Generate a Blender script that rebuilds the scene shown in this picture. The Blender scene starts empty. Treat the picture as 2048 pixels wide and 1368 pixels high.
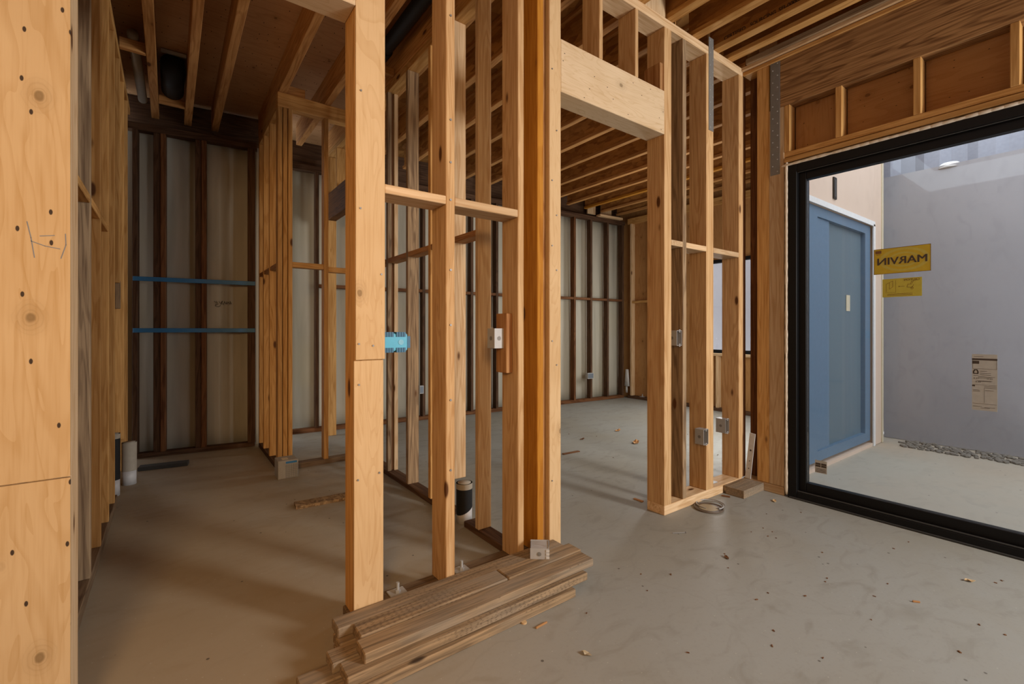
import bpy, bmesh, math, random
from mathutils import Matrix, Vector
random.seed(7)
C = bpy.context.scene.collection
SC = bpy.context.scene

# ------------------------------------------------------------------ camera, world, lights, exposure
F = 925.0                                   # focal length in pixels of the 2048 x 1368 frame
CX, HY, HC = 1024.0, 660.0, 1.23            # principal column, horizon row, eye height
YAW = math.atan2(684.0, 925.0)              # +Y runs along the window wall, +X along the framed wall
cam_d = bpy.data.cameras.new('camera')
cam_d.sensor_width = 36.0
cam_d.lens = F / 2048.0 * 36.0
cam_d.shift_y = -24.0 / 2048.0
cam_d.clip_start = 0.05
cam = bpy.data.objects.new('camera', cam_d); C.objects.link(cam)
cam.location = (0, 0, HC)
cam.rotation_euler = (math.pi / 2, 0, -YAW)
SC.camera = cam

world = bpy.data.worlds.new('world'); SC.world = world
world.use_nodes = True
wn, wl = world.node_tree.nodes, world.node_tree.links
wn.clear()
bg = wn.new('ShaderNodeBackground'); wo = wn.new('ShaderNodeOutputWorld')
bg.inputs['Color'].default_value = (0.95, 0.97, 1.0, 1)
bg.inputs['Strength'].default_value = 1.7
wl.new(bg.outputs[0], wo.inputs[0])

def area(name, loc, target, sx, sy, power, color):
    d = bpy.data.lights.new(name, 'AREA'); d.shape = 'RECTANGLE'; d.size = sx; d.size_y = sy
    d.energy = power; d.color = color
    o = bpy.data.objects.new(name, d); C.objects.link(o)
    o.location = loc
    o.rotation_euler = (Vector(target) - Vector(loc)).to_track_quat('-Z', 'Y').to_euler()
    return o
area('daylight_opening', (3.1, -3.1, 1.75), (1.6, 2.2, 1.0), 0.9, 2.2, 14, (1.0, 0.99, 0.97))
area('daylight_glass_door', (3.42, -2.35, 2.05), (0.3, 3.0, 0.3), 0.55, 1.2, 100, (1.0, 0.98, 0.95))
area('warm_fill', (-0.75, -1.3, 2.1), (0.45, 3.4, 0.6), 0.6, 0.6, 19, (1.0, 0.62, 0.30)).data.spread = math.radians(110)  # added warm fill light, no real lamp known behind the camera
area('daylight_window', (6.60, 3.65, 1.7), (3.0, 4.0, 1.0), 0.7, 1.4, 30, (1.0, 0.99, 0.97))
area('daylight_patio_door', (4.9, 2.10, 1.3), (4.8, 5.0, 1.0), 1.7, 2.0, 30, (1.0, 0.96, 0.88))

SC.view_settings.view_transform = 'Standard'
SC.view_settings.look = 'None'
SC.view_settings.gamma = 1.0
SC.view_settings.use_curve_mapping = False
SC.view_settings.exposure = 0.58

# ------------------------------------------------------------------ photo geometry helpers
FW = Vector((math.sin(YAW), math.cos(YAW), 0)); RT = Vector((math.cos(YAW), -math.sin(YAW), 0))
def ray(u): return FW + RT * ((u - CX) / F)
def xa(u, y=1.86): d = ray(u); return d.x * y / d.y            # X where column u meets the plane Y = y
def yx(u, x): d = ray(u); return d.y * x / d.x                 # Y where column u meets the plane X = x
def zz(v, x, y): return HC + (x * FW.x + y * FW.y) * (HY - v) / F
def fl(u, v, z=0.0):                                           # point of the level z seen at (u, v)
    t = F * (HC - z) / (v - HY); d = ray(u); return Vector((d.x * t, d.y * t, z))

# ------------------------------------------------------------------ materials
def new_mat(name):
    m = bpy.data.materials.new(name); m.use_nodes = True
    nt = m.node_tree; nt.nodes.clear()
    out = nt.nodes.new('ShaderNodeOutputMaterial'); b = nt.nodes.new('ShaderNodeBsdfPrincipled')
    nt.links.new(b.outputs[0], out.inputs[0])
    return m, nt, b
def flat(name, col, rough=0.6, metal=0.0, spec=0.5):
    m, nt, b = new_mat(name)
    b.inputs['Roughness'].default_value = rough; b.inputs['Metallic'].default_value = metal
    b.inputs['Specular IOR Level'].default_value = spec
    tc = nt.nodes.new('ShaderNodeTexCoord'); n = nt.nodes.new('ShaderNodeTexNoise')
    n.inputs['Scale'].default_value = 35; n.inputs['Detail'].default_value = 3
    mx = nt.nodes.new('ShaderNodeMix'); mx.data_type = 'RGBA'
    mx.inputs['A'].default_value = (*[c * 0.86 for c in col], 1); mx.inputs['B'].default_value = (*[min(1, c * 1.1) for c in col], 1)
    nt.links.new(tc.outputs['Object'], n.inputs['Vector']); nt.links.new(n.outputs['Fac'], mx.inputs['Factor'])
    nt.links.new(mx.outputs['Result'], b.inputs['Base Color'])
    return m
def math_node(nt, op, a=None, bb=None, va=None, vb=None):
    n = nt.nodes.new('ShaderNodeMath'); n.operation = op
    if a is not None: nt.links.new(a, n.inputs[0])
    if bb is not None: nt.links.new(bb, n.inputs[1])
    if va is not None: n.inputs[0].default_value = va
    if vb is not None: n.inputs[1].default_value = vb
    return n.outputs[0]
def mixc(nt, fac, a, b):
    n = nt.nodes.new('ShaderNodeMix'); n.data_type = 'RGBA'
    nt.links.new(fac, n.inputs['Factor'])
    for k, v in (('A', a), ('B', b)):
        if isinstance(v, tuple): n.inputs[k].default_value = (*v, 1)
        else: nt.links.new(v, n.inputs[k])
    return n.outputs['Result']
def ramp(nt, fac, lo, hi):
    n = nt.nodes.new('ShaderNodeMapRange'); n.inputs['From Min'].default_value = lo; n.inputs['From Max'].default_value = hi
    n.interpolation_type = 'SMOOTHSTEP'
    nt.links.new(fac, n.inputs['Value']); return n.outputs['Result']
def rand_coords(nt):
    tc = nt.nodes.new('ShaderNodeTexCoord'); oi = nt.nodes.new('ShaderNodeObjectInfo')
    mul = math_node(nt, 'MULTIPLY', oi.outputs['Random'], vb=83.0)
    add = nt.nodes.new('ShaderNodeVectorMath'); add.operation = 'ADD'
    nt.links.new(tc.outputs['Object'], add.inputs[0]); nt.links.new(mul, add.inputs[1])
    return add.outputs[0], oi.outputs['Random']
def scaled(nt, vec, s):
    n = nt.nodes.new('ShaderNodeVectorMath'); n.operation = 'MULTIPLY'
    nt.links.new(vec, n.inputs[0]); n.inputs[1].default_value = s; return n.outputs[0]
def noise(nt, vec, scale, detail=4, dist=0.0):
    n = nt.nodes.new('ShaderNodeTexNoise'); n.inputs['Scale'].default_value = scale
    n.inputs['Detail'].default_value = detail; n.inputs['Distortion'].default_value = dist
    nt.links.new(vec, n.inputs['Vector']); return n.outputs['Fac']
def bump(nt, b, h, strength, dist=0.002):
    n = nt.nodes.new('ShaderNodeBump'); n.inputs['Strength'].default_value = strength; n.inputs['Distance'].default_value = dist
    nt.links.new(h, n.inputs['Height']); nt.links.new(n.outputs[0], b.inputs['Normal'])
def voro(nt, vec, scale, rnd=1.0):
    n = nt.nodes.new('ShaderNodeTexVoronoi'); n.inputs['Scale'].default_value = scale; n.inputs['Randomness'].default_value = rnd
    nt.links.new(vec, n.inputs['Vector']); return n.outputs['Distance']

def voro_id(nt, vec):
    n = nt.nodes.new('ShaderNodeTexVoronoi'); n.inputs['Scale'].default_value = 1.0
    nt.links.new(vec, n.inputs['Vector']); sp = nt.nodes.new('ShaderNodeSeparateColor'); nt.links.new(n.outputs['Color'], sp.inputs[0])
    return ramp(nt, sp.outputs[0], 0.55, 0.75)
def lumber(name, light, dark, knot=(0.10, 0.04, 0.015), ring=0.45, knots=0.055, vary=0.22, rough=0.72):
    """sawn lumber, grain along local Z"""
    m, nt, b = new_mat(name)
    vec, rnd = rand_coords(nt)
    g = noise(nt, scaled(nt, vec, (34, 34, 1.6)), 2.2, 5, 0.5)
    w = noise(nt, scaled(nt, vec, (7, 7, 0.55)), 1.6, 2, 0.8)
    rings = math_node(nt, 'MULTIPLY', w, vb=46.0); rings = math_node(nt, 'SINE', rings)
    rings = ramp(nt, rings, -0.2, 1.0)
    rings = math_node(nt, 'MULTIPLY', rings, vb=ring)
    f = math_node(nt, 'ADD', math_node(nt, 'MULTIPLY', ramp(nt, g, 0.3, 0.72), vb=0.62), rings)
    col = mixc(nt, f, light, dark)
    k = voro(nt, scaled(nt, vec, (5.5, 5.5, 2.1)), 1.0)
    kf = ramp(nt, k, knots + 0.05, knots)
    halo = math_node(nt, 'MULTIPLY', ramp(nt, k, knots + 0.16, knots), vb=0.4)
    col = mixc(nt, halo, col, dark); col = mixc(nt, kf, col, knot)
    hsv = nt.nodes.new('ShaderNodeHueSaturation'); nt.links.new(col, hsv.inputs['Color'])
    val = nt.nodes.new('ShaderNodeMapRange'); nt.links.new(rnd, val.inputs['Value'])
    val.inputs['To Min'].default_value = 1 - vary; val.inputs['To Max'].default_value = 1 + vary * 0.6
    nt.links.new(val.outputs[0], hsv.inputs['Value'])
    nt.links.new(hsv.outputs[0], b.inputs['Base Color'])
    b.inputs['Roughness'].default_value = rough; b.inputs['Specular IOR Level'].default_value = 0.12
    bump(nt, b, g, 0.25)
    return m
def plywood(name, light, dark, scale=1.0, hole=0.0, knots=True, along='Z', face='xz', knot_pick=0.62):
    """rotary-cut veneer with wide cathedral grain, knots and nail holes"""
    m, nt, b = new_mat(name)
    vec, rnd = rand_coords(nt)
    s = (3.4, 3.4, 0.55) if along == 'Z' else (0.55, 3.4, 3.4)
    w = noise(nt, scaled(nt, vec, s), 1.25 * scale, 2, 1.1)
    bands = math_node(nt, 'MODULO', math_node(nt, 'MULTIPLY', w, vb=9.0), vb=1.0)
    edge = ramp(nt, bands, 0.55, 1.0)
    tone = ramp(nt, noise(nt, vec, 2.1, 3), 0.3, 0.75)
    fine = noise(nt, scaled(nt, vec, (60, 60, 2.5) if along == 'Z' else (2.5, 60, 60)), 2.0, 3)
    f = math_node(nt, 'ADD', math_node(nt, 'MULTIPLY', edge, vb=0.30), math_node(nt, 'MULTIPLY', tone, vb=0.45))
    f = math_node(nt, 'ADD', f, math_node(nt, 'MULTIPLY', ramp(nt, fine, 0.45, 0.75), vb=0.30))
    col = mixc(nt, f, light, dark)
    sx = nt.nodes.new('ShaderNodeSeparateXYZ'); nt.links.new(vec, sx.inputs[0])
    cb = nt.nodes.new('ShaderNodeCombineXYZ')
    nt.links.new(sx.outputs['XYZ'.index(face[0].upper())], cb.inputs[0]); nt.links.new(sx.outputs['XYZ'.index(face[1].upper())], cb.inputs[1])
    flatv = cb.outputs[0]
    def v2(sc, scale):
        n = nt.nodes.new('ShaderNodeTexVoronoi'); n.voronoi_dimensions = '2D'; n.inputs['Scale'].default_value = scale
        nt.links.new(scaled(nt, flatv, sc), n.inputs['Vector'])
        sp = nt.nodes.new('ShaderNodeSeparateColor'); nt.links.new(n.outputs['Color'], sp.inputs[0])
        return n.outputs['Distance'], sp.outputs[0]
    if knots:
        k, kid = v2((1.0, 0.7, 1), 4.4)
        wob = math_node(nt, 'ADD', k, math_node(nt, 'MULTIPLY', noise(nt, vec, 30, 2), vb=0.05))
        pick = ramp(nt, kid, knot_pick - 0.02, knot_pick + 0.02)
        rr = ramp(nt, math_node(nt, 'SINE', math_node(nt, 'MULTIPLY', wob, vb=150.0)), 0.2, 1.0)
        halo = math_node(nt, 'MULTIPLY', ramp(nt, wob, 0.25, 0.08), vb=0.38)
        halo = math_node(nt, 'MULTIPLY', math_node(nt, 'MULTIPLY', halo, pick), math_node(nt, 'ADD', math_node(nt, 'MULTIPLY', rr, vb=0.45), vb=0.55))
        col = mixc(nt, halo, col, tuple(c * 0.62 for c in dark))
        col = mixc(nt, math_node(nt, 'MULTIPLY', math_node(nt, 'MULTIPLY', ramp(nt, wob, 0.085, 0.06), pick), vb=0.75), col, tuple(c * 0.45 for c in dark))
    if hole:
        h, hid = v2((1.0, 0.5, 1), 13.0)
        pk = ramp(nt, hid, 0.30, 0.34)
        col = mixc(nt, math_node(nt, 'MULTIPLY', ramp(nt, h, hole, hole * 0.7), pk), col, (0.045, 0.028, 0.018))
    nt.links.new(col, b.inputs['Base Color'])
    b.inputs['Roughness'].default_value = 0.75; b.inputs['Specular IOR Level'].default_value = 0.2
    bump(nt, b, fine, 0.18)
    return m
def osb(name, light, dark, fl_=16):
    m, nt, b = new_mat(name)
    vec, rnd = rand_coords(nt)
    v1 = nt.nodes.new('ShaderNodeTexVoronoi'); v1.inputs['Scale'].default_value = fl_
    nt.links.new(scaled(nt, vec, (1, 0.55, 1.6)), v1.inputs['Vector'])
    sep = nt.nodes.new('ShaderNodeSeparateColor'); nt.links.new(v1.outputs['Color'], sep.inputs[0])
    g = noise(nt, scaled(nt, vec, (8, 4, 14)), 2.0, 5, 1.5)
    f = math_node(nt, 'ADD', math_node(nt, 'MULTIPLY', sep.outputs[0], vb=0.55), math_node(nt, 'MULTIPLY', g, vb=0.55))
    col = mixc(nt, f, light, dark)
    nt.links.new(col, b.inputs['Base Color']); b.inputs['Roughness'].default_value = 0.8; b.inputs['Specular IOR Level'].default_value = 0.15
    bump(nt, b, g, 0.4)
    return m
def concrete(name, base, warm, dark, speck=True, stain_light=None):
    m, nt, b = new_mat(name)
    tc = nt.nodes.new('ShaderNodeTexCoord'); vec = tc.outputs['Object']
    big = noise(nt, vec, 0.9, 4, 0.6); mid = noise(nt, scaled(nt, vec, (1, 1.8, 1)), 4.5, 6, 1.4); fine = noise(nt, vec, 60, 4)
    col = mixc(nt, ramp(nt, big, 0.38, 0.68), base, warm)
    col = mixc(nt, math_node(nt, 'MULTIPLY', ramp(nt, mid, 0.50, 0.76), vb=0.55), col, dark)
    col = mixc(nt, math_node(nt, 'MULTIPLY', ramp(nt, fine, 0.5, 0.8), vb=0.25), col, dark)
    if stain_light:                                  # small room's slab: brown stains and its warm light painted into the colour
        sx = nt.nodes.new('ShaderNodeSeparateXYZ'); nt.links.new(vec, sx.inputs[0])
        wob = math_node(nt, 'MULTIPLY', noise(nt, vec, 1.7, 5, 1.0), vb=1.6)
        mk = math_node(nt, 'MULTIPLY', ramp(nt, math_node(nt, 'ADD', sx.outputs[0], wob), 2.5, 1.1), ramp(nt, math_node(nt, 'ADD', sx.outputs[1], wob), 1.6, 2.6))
        col = mixc(nt, math_node(nt, 'MULTIPLY', mk, vb=0.6), col, stain_light)
    if speck:
        s = voro(nt, vec, 7.5)
        col = mixc(nt, math_node(nt, 'MULTIPLY', ramp(nt, s, 0.055, 0.035), vb=0.8), col, (0.05, 0.04, 0.03))
        s2 = voro(nt, scaled(nt, vec, (1, 1.3, 1)), 21)
        col = mixc(nt, math_node(nt, 'MULTIPLY', ramp(nt, s2, 0.075, 0.05), vb=0.35), col, (0.55, 0.52, 0.46))
        e = nt.nodes.new('ShaderNodeTexVoronoi'); e.feature = 'DISTANCE_TO_EDGE'; e.inputs['Scale'].default_value = 0.55
        wv = nt.nodes.new('ShaderNodeTexNoise'); wv.inputs['Scale'].default_value = 3.0; wv.inputs['Detail'].default_value = 5
        nt.links.new(vec, wv.inputs['Vector'])
        mixv = nt.nodes.new('ShaderNodeMix'); mixv.data_type = 'VECTOR'; mixv.inputs[0].default_value = 0.25
        nt.links.new(vec, mixv.inputs[4]); nt.links.new(wv.outputs['Color'], mixv.inputs[5])
        nt.links.new(mixv.outputs[1], e.inputs['Vector'])
        col = mixc(nt, math_node(nt, 'MULTIPLY', ramp(nt, e.outputs['Distance'], 0.004, 0.0005), vb=0.16), col, dark)
    nt.links.new(col, b.inputs['Base Color'])
    rg = nt.nodes.new('ShaderNodeMapRange'); nt.links.new(mid, rg.inputs['Value'])
    rg.inputs['To Min'].default_value = 0.45; rg.inputs['To Max'].default_value = 0.7
    nt.links.new(rg.outputs[0], b.inputs['Roughness']); b.inputs['Specular IOR Level'].default_value = 0.35
    bump(nt, b, mid, 0.12, 0.004)
    return m
def treated(name):
    """grey-brown pressure-treated board with incised dashes, grain along local Z"""
    m, nt, b = new_mat(name)
    vec, rnd = rand_coords(nt)
    g = noise(nt, scaled(nt, vec, (40, 40, 1.8)), 2.0, 6, 0.6); t = noise(nt, scaled(nt, vec, (3, 3, 1.2)), 1.6, 3)
    col = mixc(nt, ramp(nt, g, 0.3, 0.7), (0.34, 0.235, 0.135), (0.145, 0.10, 0.06))
    col = mixc(nt, math_node(nt, 'MULTIPLY', ramp(nt, t, 0.42, 0.7), vb=0.6), col, (0.25, 0.215, 0.17))
    br = nt.nodes.new('ShaderNodeTexVoronoi'); br.inputs['Scale'].default_value = 1.0; br.inputs['Randomness'].default_value = 0.45
    nt.links.new(scaled(nt, vec, (150, 150, 42)), br.inputs['Vector'])
    patch = ramp(nt, noise(nt, scaled(nt, vec, (4, 4, 1)), 1.3, 1), 0.42, 0.55)
    inc = math_node(nt, 'MULTIPLY', ramp(nt, br.outputs['Distance'], 0.30, 0.20), patch)
    col = mixc(nt, math_node(nt, 'MULTIPLY', inc, vb=0.6), col, (0.07, 0.045, 0.028))
    k = voro(nt, scaled(nt, vec, (6, 6, 2.4)), 1.0)
    col = mixc(nt, ramp(nt, k, 0.12, 0.06), col, (0.06, 0.04, 0.025))
    nt.links.new(col, b.inputs['Base Color']); b.inputs['Roughness'].default_value = 0.85; b.inputs['Specular IOR Level'].default_value = 0.15
    bump(nt, b, g, 0.5)
    return m

FIR = lumber('fir', (0.66, 0.48, 0.295), (0.48, 0.295, 0.145))
TAWNY = lumber('tawny_fir', (0.61, 0.40, 0.205), (0.43, 0.24, 0.10), vary=0.12)
AMBER = lumber('amber_fir', (0.60, 0.345, 0.125), (0.40, 0.195, 0.055), vary=0.15)
ORANGE = lumber('orange_fir', (0.48, 0.215, 0.03), (0.32, 0.115, 0.012), ring=0.3, vary=0.1)
RED = lumber('red_fir', (0.46, 0.25, 0.105), (0.27, 0.115, 0.04), vary=0.12)
GREYWOOD = lumber('weathered_fir', (0.36, 0.25, 0.145), (0.15, 0.095, 0.055), vary=0.1)
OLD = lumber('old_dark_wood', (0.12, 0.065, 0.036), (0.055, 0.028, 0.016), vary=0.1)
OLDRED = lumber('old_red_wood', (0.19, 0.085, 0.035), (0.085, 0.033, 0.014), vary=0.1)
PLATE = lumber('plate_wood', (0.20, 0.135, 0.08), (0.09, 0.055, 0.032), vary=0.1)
JOIST = lumber('joist_wood', (0.54, 0.28, 0.10), (0.33, 0.145, 0.045), vary=0.15)
PLY = plywood('plywood_face', (0.52, 0.37, 0.205), (0.39, 0.24, 0.10), 1.6, hole=0.06, knot_pick=0.5)
LVL = plywood('veneer_face', (0.61, 0.43, 0.24), (0.47, 0.29, 0.13), 2.2, knot_pick=0.8)
HEADPLY = plywood('header_veneer', (0.64, 0.49, 0.32), (0.48, 0.32, 0.165), 2.2, hole=0.035, along='Z', knot_pick=0.5)
SHEATH = plywood('sheathing_ply', (0.44, 0.23, 0.085), (0.31, 0.14, 0.045), 1.2, face='yz', hole=0.03)
DECK = plywood('deck_ply', (0.56, 0.33, 0.165), (0.38, 0.20, 0.09), 1.0, hole=0.05, along='X', face='xy')
PSL = lumber('strand_beam', (0.42, 0.235, 0.10), (0.15, 0.07, 0.026), ring=0.5, knots=0.0, vary=0.05)
OSB = osb('osb_web', (0.56, 0.285, 0.085), (0.20, 0.08, 0.024))
OSBPALE = osb('osb_offcut', (0.46, 0.31, 0.16), (0.07, 0.035, 0.016), 60)
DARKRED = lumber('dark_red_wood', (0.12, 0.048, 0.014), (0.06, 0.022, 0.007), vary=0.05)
TREAT = treated('treated_lumber')
FLOOR = concrete('concrete', (0.29, 0.29, 0.266), (0.275, 0.262, 0.222), (0.205, 0.195, 0.165), stain_light=(0.36, 0.265, 0.15))
PATIO = concrete('patio_concrete', (0.47, 0.42, 0.33), (0.47, 0.39, 0.29), (0.39, 0.34, 0.27))
STUCCO = concrete('grey_stucco', (0.34, 0.33, 0.335), (0.375, 0.362, 0.365), (0.305, 0.295, 0.30), speck=False)
PEACH = concrete('peach_board', (0.72, 0.55, 0.42), (0.70, 0.54, 0.41), (0.66, 0.50, 0.38), speck=False)
BLACK = flat('black_aluminium', (0.005, 0.005, 0.0055), 0.45, 0.0, 0.22)
TRACK = flat('dark_track', (0.035, 0.036, 0.036), 0.4)
STEEL = flat('galvanised_steel', (0.40, 0.395, 0.385), 0.55, 0.15)
STRAP = flat('dull_strap_steel', (0.20, 0.19, 0.175), 0.6, 0.25)
BOXIN = flat('box_interior', (0.16, 0.19, 0.23), 0.5, 0.3)
WHITE = flat('white_plastic', (0.55, 0.545, 0.53), 0.5)
FOAM = flat('white_foam', (0.72, 0.64, 0.52), 0.9)
BLUEBOX = flat('blue_plastic', (0.03, 0.33, 0.52), 0.4)
BLUEDARK = flat('dark_blue_plastic', (0.012, 0.10, 0.20), 0.5)
BLUESTRAP = flat('blue_painted_steel', (0.025, 0.16, 0.36), 0.5)
BLACKPIPE = flat('black_pipe', (0.012, 0.012, 0.013), 0.6, 0.0, 0.25)
WRAP = flat('grey_wrap', (0.34, 0.30, 0.24), 0.8)
PIPEWHITE = flat('pipe_white', (0.50, 0.49, 0.49), 0.5)
YELLOW = flat('yellow_sticker', (0.50, 0.36, 0.02), 0.5)
YELLOW2 = flat('pale_yellow_sticker', (0.48, 0.41, 0.05), 0.5)
SWIRL = flat('sticker_swirl', (0.48, 0.40, 0.07), 0.5)
INK = flat('ink', (0.05, 0.035, 0.025), 0.6)
BROWNINK = flat('brown_ink', (0.16, 0.07, 0.02), 0.6)
PAPER = flat('label_paper', (0.42, 0.41, 0.37), 0.7)
BLUEFILM = flat('blue_film_frame', (0.125, 0.205, 0.295), 0.4)
TRIMW = flat('white_trim', (0.80, 0.78, 0.74), 0.7)
TRIMY = flat('cream_trim', (0.62, 0.54, 0.38), 0.7)
CORR = flat('white_corrugated', (0.34, 0.355, 0.40), 0.5)
CARTON = flat('grey_carton', (0.33, 0.31, 0.27), 0.7)
CARTON2 = flat('carton_print', (0.20, 0.19, 0.17), 0.7)
TAN = flat('tan_disc', (0.38, 0.31, 0.20), 0.7)
RUST = flat('rust_ring', (0.11, 0.08, 0.055), 0.6)
LEAF = flat('dry_leaf', (0.42, 0.20, 0.06), 0.8)
CHIP = flat('wood_chip', (0.55, 0.38, 0.20), 0.8)
NAIL = flat('nail_steel', (0.22, 0.21, 0.20), 0.5, 0.5)
PENCIL = flat('pencil_mark', (0.17, 0.18, 0.20), 0.8)
CHAR = flat('black_scrap', (0.035, 0.032, 0.028), 0.8)
PEBBLE = flat('pebble', (0.22, 0.195, 0.16), 0.9, 0.0, 0.1)
def insul():
    m, nt, b = new_mat('wall_wrap')
    tc = nt.nodes.new('ShaderNodeTexCoord')
    n = noise(nt, scaled(nt, tc.outputs['Object'], (5, 5, 0.6)), 1.5, 3, 0.4)
    n2 = noise(nt, scaled(nt, tc.outputs['Object'], (1, 1, 1)), 1.2, 2)
    col = mixc(nt, ramp(nt, n, 0.35, 0.7), (0.45, 0.42, 0.345), (0.37, 0.345, 0.28))
    col = mixc(nt, math_node(nt, 'MULTIPLY', ramp(nt, n2, 0.45, 0.7), vb=0.5), col, (0.42, 0.38, 0.27))
    nt.links.new(col, b.inputs['Base Color']); b.inputs['Roughness'].default_value = 0.8
    return m
INSUL = insul()
def glass(name, tint, gloss, film=0.0, filmcol=(0.3, 0.4, 0.5)):
    m = bpy.data.materials.new(name); m.use_nodes = True; nt = m.node_tree; nt.nodes.clear()
    out = nt.nodes.new('ShaderNodeOutputMaterial'); tr = nt.nodes.new('ShaderNodeBsdfTransparent'); gl = nt.nodes.new('ShaderNodeBsdfGlossy')
    tr.inputs['Color'].default_value = (*tint, 1); gl.inputs['Roughness'].default_value = 0.02
    fr = nt.nodes.new('ShaderNodeFresnel'); fr.inputs['IOR'].default_value = gloss
    mx = nt.nodes.new('ShaderNodeMixShader'); nt.links.new(fr.outputs[0], mx.inputs[0]); nt.links.new(tr.outputs[0], mx.inputs[1]); nt.links.new(gl.outputs[0], mx.inputs[2])
    last = mx.outputs[0]
    if film:
        df = nt.nodes.new('ShaderNodeBsdfDiffuse'); df.inputs['Color'].default_value = (*filmcol, 1)
        m2 = nt.nodes.new('ShaderNodeMixShader'); m2.inputs[0].default_value = film
        nt.links.new(last, m2.inputs[1]); nt.links.new(df.outputs[0], m2.inputs[2]); last = m2.outputs[0]
    nt.links.new(last, out.inputs[0]); return m
GLASS = glass('clear_glass', (0.93, 0.96, 1.0), 1.35)
FILMGLASS = glass('filmed_glass', (0.75, 0.85, 0.92), 1.45, 0.6, (0.20, 0.27, 0.31))

# ------------------------------------------------------------------ builders
def finish(name, bm, mat, parent=None, M=None, smooth=False):
    me = bpy.data.meshes.new(name); bm.to_mesh(me); bm.free()
    if smooth:
        for p in me.polygons: p.use_smooth = True
    me.materials.append(mat)
    o = bpy.data.objects.new(name, me); C.objects.link(o)
    if parent is not None: o.parent = parent
    if M is not None: o.matrix_world = M if parent is None else M
    if parent is not None and M is not None:
        o.matrix_parent_inverse = Matrix.Identity(4)
        o.matrix_basis = parent_matrix(parent).inverted() @ M
    return o
def parent_matrix(p):
    m = p.matrix_basis.copy()
    while p.parent is not None:
        p = p.parent; m = p.matrix_basis @ m
    return m
def tag(o, label=None, cat=None, group=None, kind='thing'):
    if label: o['label'] = label
    if cat: o['category'] = cat
    if group: o['group'] = group
    if kind: o['kind'] = kind
    return o
def empty(name, loc, label, cat, group=None, kind='thing'):
    o = bpy.data.objects.new(name, None); C.objects.link(o); o.location = loc
    o.empty_display_size = 0.1
    return tag(o, label, cat, group, kind)
def bx(bm, x0, x1, y0, y1, z0, z1, M=None):
    m = Matrix.Translation(((x0 + x1) / 2, (y0 + y1) / 2, (z0 + z1) / 2)) @ Matrix.Diagonal((abs(x1 - x0), abs(y1 - y0), abs(z1 - z0), 1))
    if M is not None: m = M @ m
    return bmesh.ops.create_cube(bm, size=1.0, matrix=m)['verts']
ROTX = Matrix(((0, 0, 1, 0), (0, 1, 0, 0), (-1, 0, 0, 0), (0, 0, 0, 1)))   # local Z to world X
ROTY = Matrix(((1, 0, 0, 0), (0, 0, 1, 0), (0, -1, 0, 0), (0, 0, 0, 1)))   # local Z to world Y
def board(name, x0, x1, y0, y1, z0, z1, mat, label=None, cat=None, group=None, parent=None, frame=None, bev=0.003, kind='thing', tilt=None):
    """one piece of timber: grain runs along its longest side, edges eased"""
    sx, sy, sz = abs(x1 - x0), abs(y1 - y0), abs(z1 - z0)
    c = Vector(((x0 + x1) / 2, (y0 + y1) / 2, (z0 + z1) / 2))
    if sz >= sx and sz >= sy: R, d = Matrix.Identity(4), (sx, sy, sz)
    elif sx >= sy: R, d = ROTX, (sz, sy, sx)
    else: R, d = ROTY, (sx, sz, sy)
    bm = bmesh.new()
    bmesh.ops.create_cube(bm, size=1.0, matrix=Matrix.Diagonal((*d, 1)))
    w = min(bev, min(d) * 0.2)
    if w > 0: bmesh.ops.bevel(bm, geom=bm.edges[:], offset=w, segments=1, affect='EDGES')
    M = Matrix.Translation(c) @ R
    if tilt is not None: M = Matrix.Translation(c) @ tilt @ R
    if frame is not None: M = frame @ M
    o = finish(name, bm, mat, parent, M)
    if label: tag(o, label, cat or name.replace('_', ' '), group, kind)
    return o
def part(name, bm, mat, parent, label=None, smooth=False):
    o = finish(name, bm, mat, parent, None, smooth)
    if label: o['label'] = label
    return o
def cyl(bm, p0, p1, r, seg=20, r2=None, caps=True):
    p0, p1 = Vector(p0), Vector(p1); d = p1 - p0
    M = Matrix.Translation((p0 + p1) / 2) @ d.to_track_quat('Z', 'Y').to_matrix().to_4x4()
    bmesh.ops.create_cone(bm, cap_ends=caps, segments=seg, radius1=r, radius2=r if r2 is None else r2, depth=d.length, matrix=M)
def stroke(bm, pts, w, M):
    """thin ink stroke through pts (local x,y), laid on the plane of M"""
    for (a, b) in zip(pts[:-1], pts[1:]):
        a, b = Vector((*a, 0)), Vector((*b, 0)); d = (b - a)
        if d.length < 1e-6: continue
        n = Vector((-d.y, d.x, 0)).normalized() * w / 2; e = d.normalized() * w * 0.3
        vs = [bm.verts.new(M @ p) for p in (a - n - e, b - n + e, b + n + e, a + n - e)]
        bm.faces.new(vs)
def text_bm(body, size, M, align='LEFT', bold=0.0):
    cu = bpy.data.curves.new('lettering_curve', 'FONT'); cu.body = body; cu.size = size; cu.align_x = align; cu.offset = bold
    cu.resolution_u = 3
    o = bpy.data.objects.new('lettering_tmp', cu); C.objects.link(o)
    dg = bpy.context.evaluated_depsgraph_get(); me = bpy.data.meshes.new_from_object(o.evaluated_get(dg))
    bm = bmesh.new(); bm.from_mesh(me); bm.transform(M)
    bpy.data.objects.remove(o); bpy.data.curves.remove(cu); bpy.data.meshes.remove(me)
    return bm
def struct(name, bm, mat, parent=None, smooth=False):
    o = finish(name, bm, mat, parent, None, smooth)
    if parent is None: o['kind'] = 'structure'
    return o
def plane_x(x, y, z):      # drawing plane on a wall facing -X: local x runs towards -Y, local y up
    return Matrix(((0, 0, -1, x), (-1, 0, 0, y), (0, 1, 0, z), (0, 0, 0, 1)))
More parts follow.
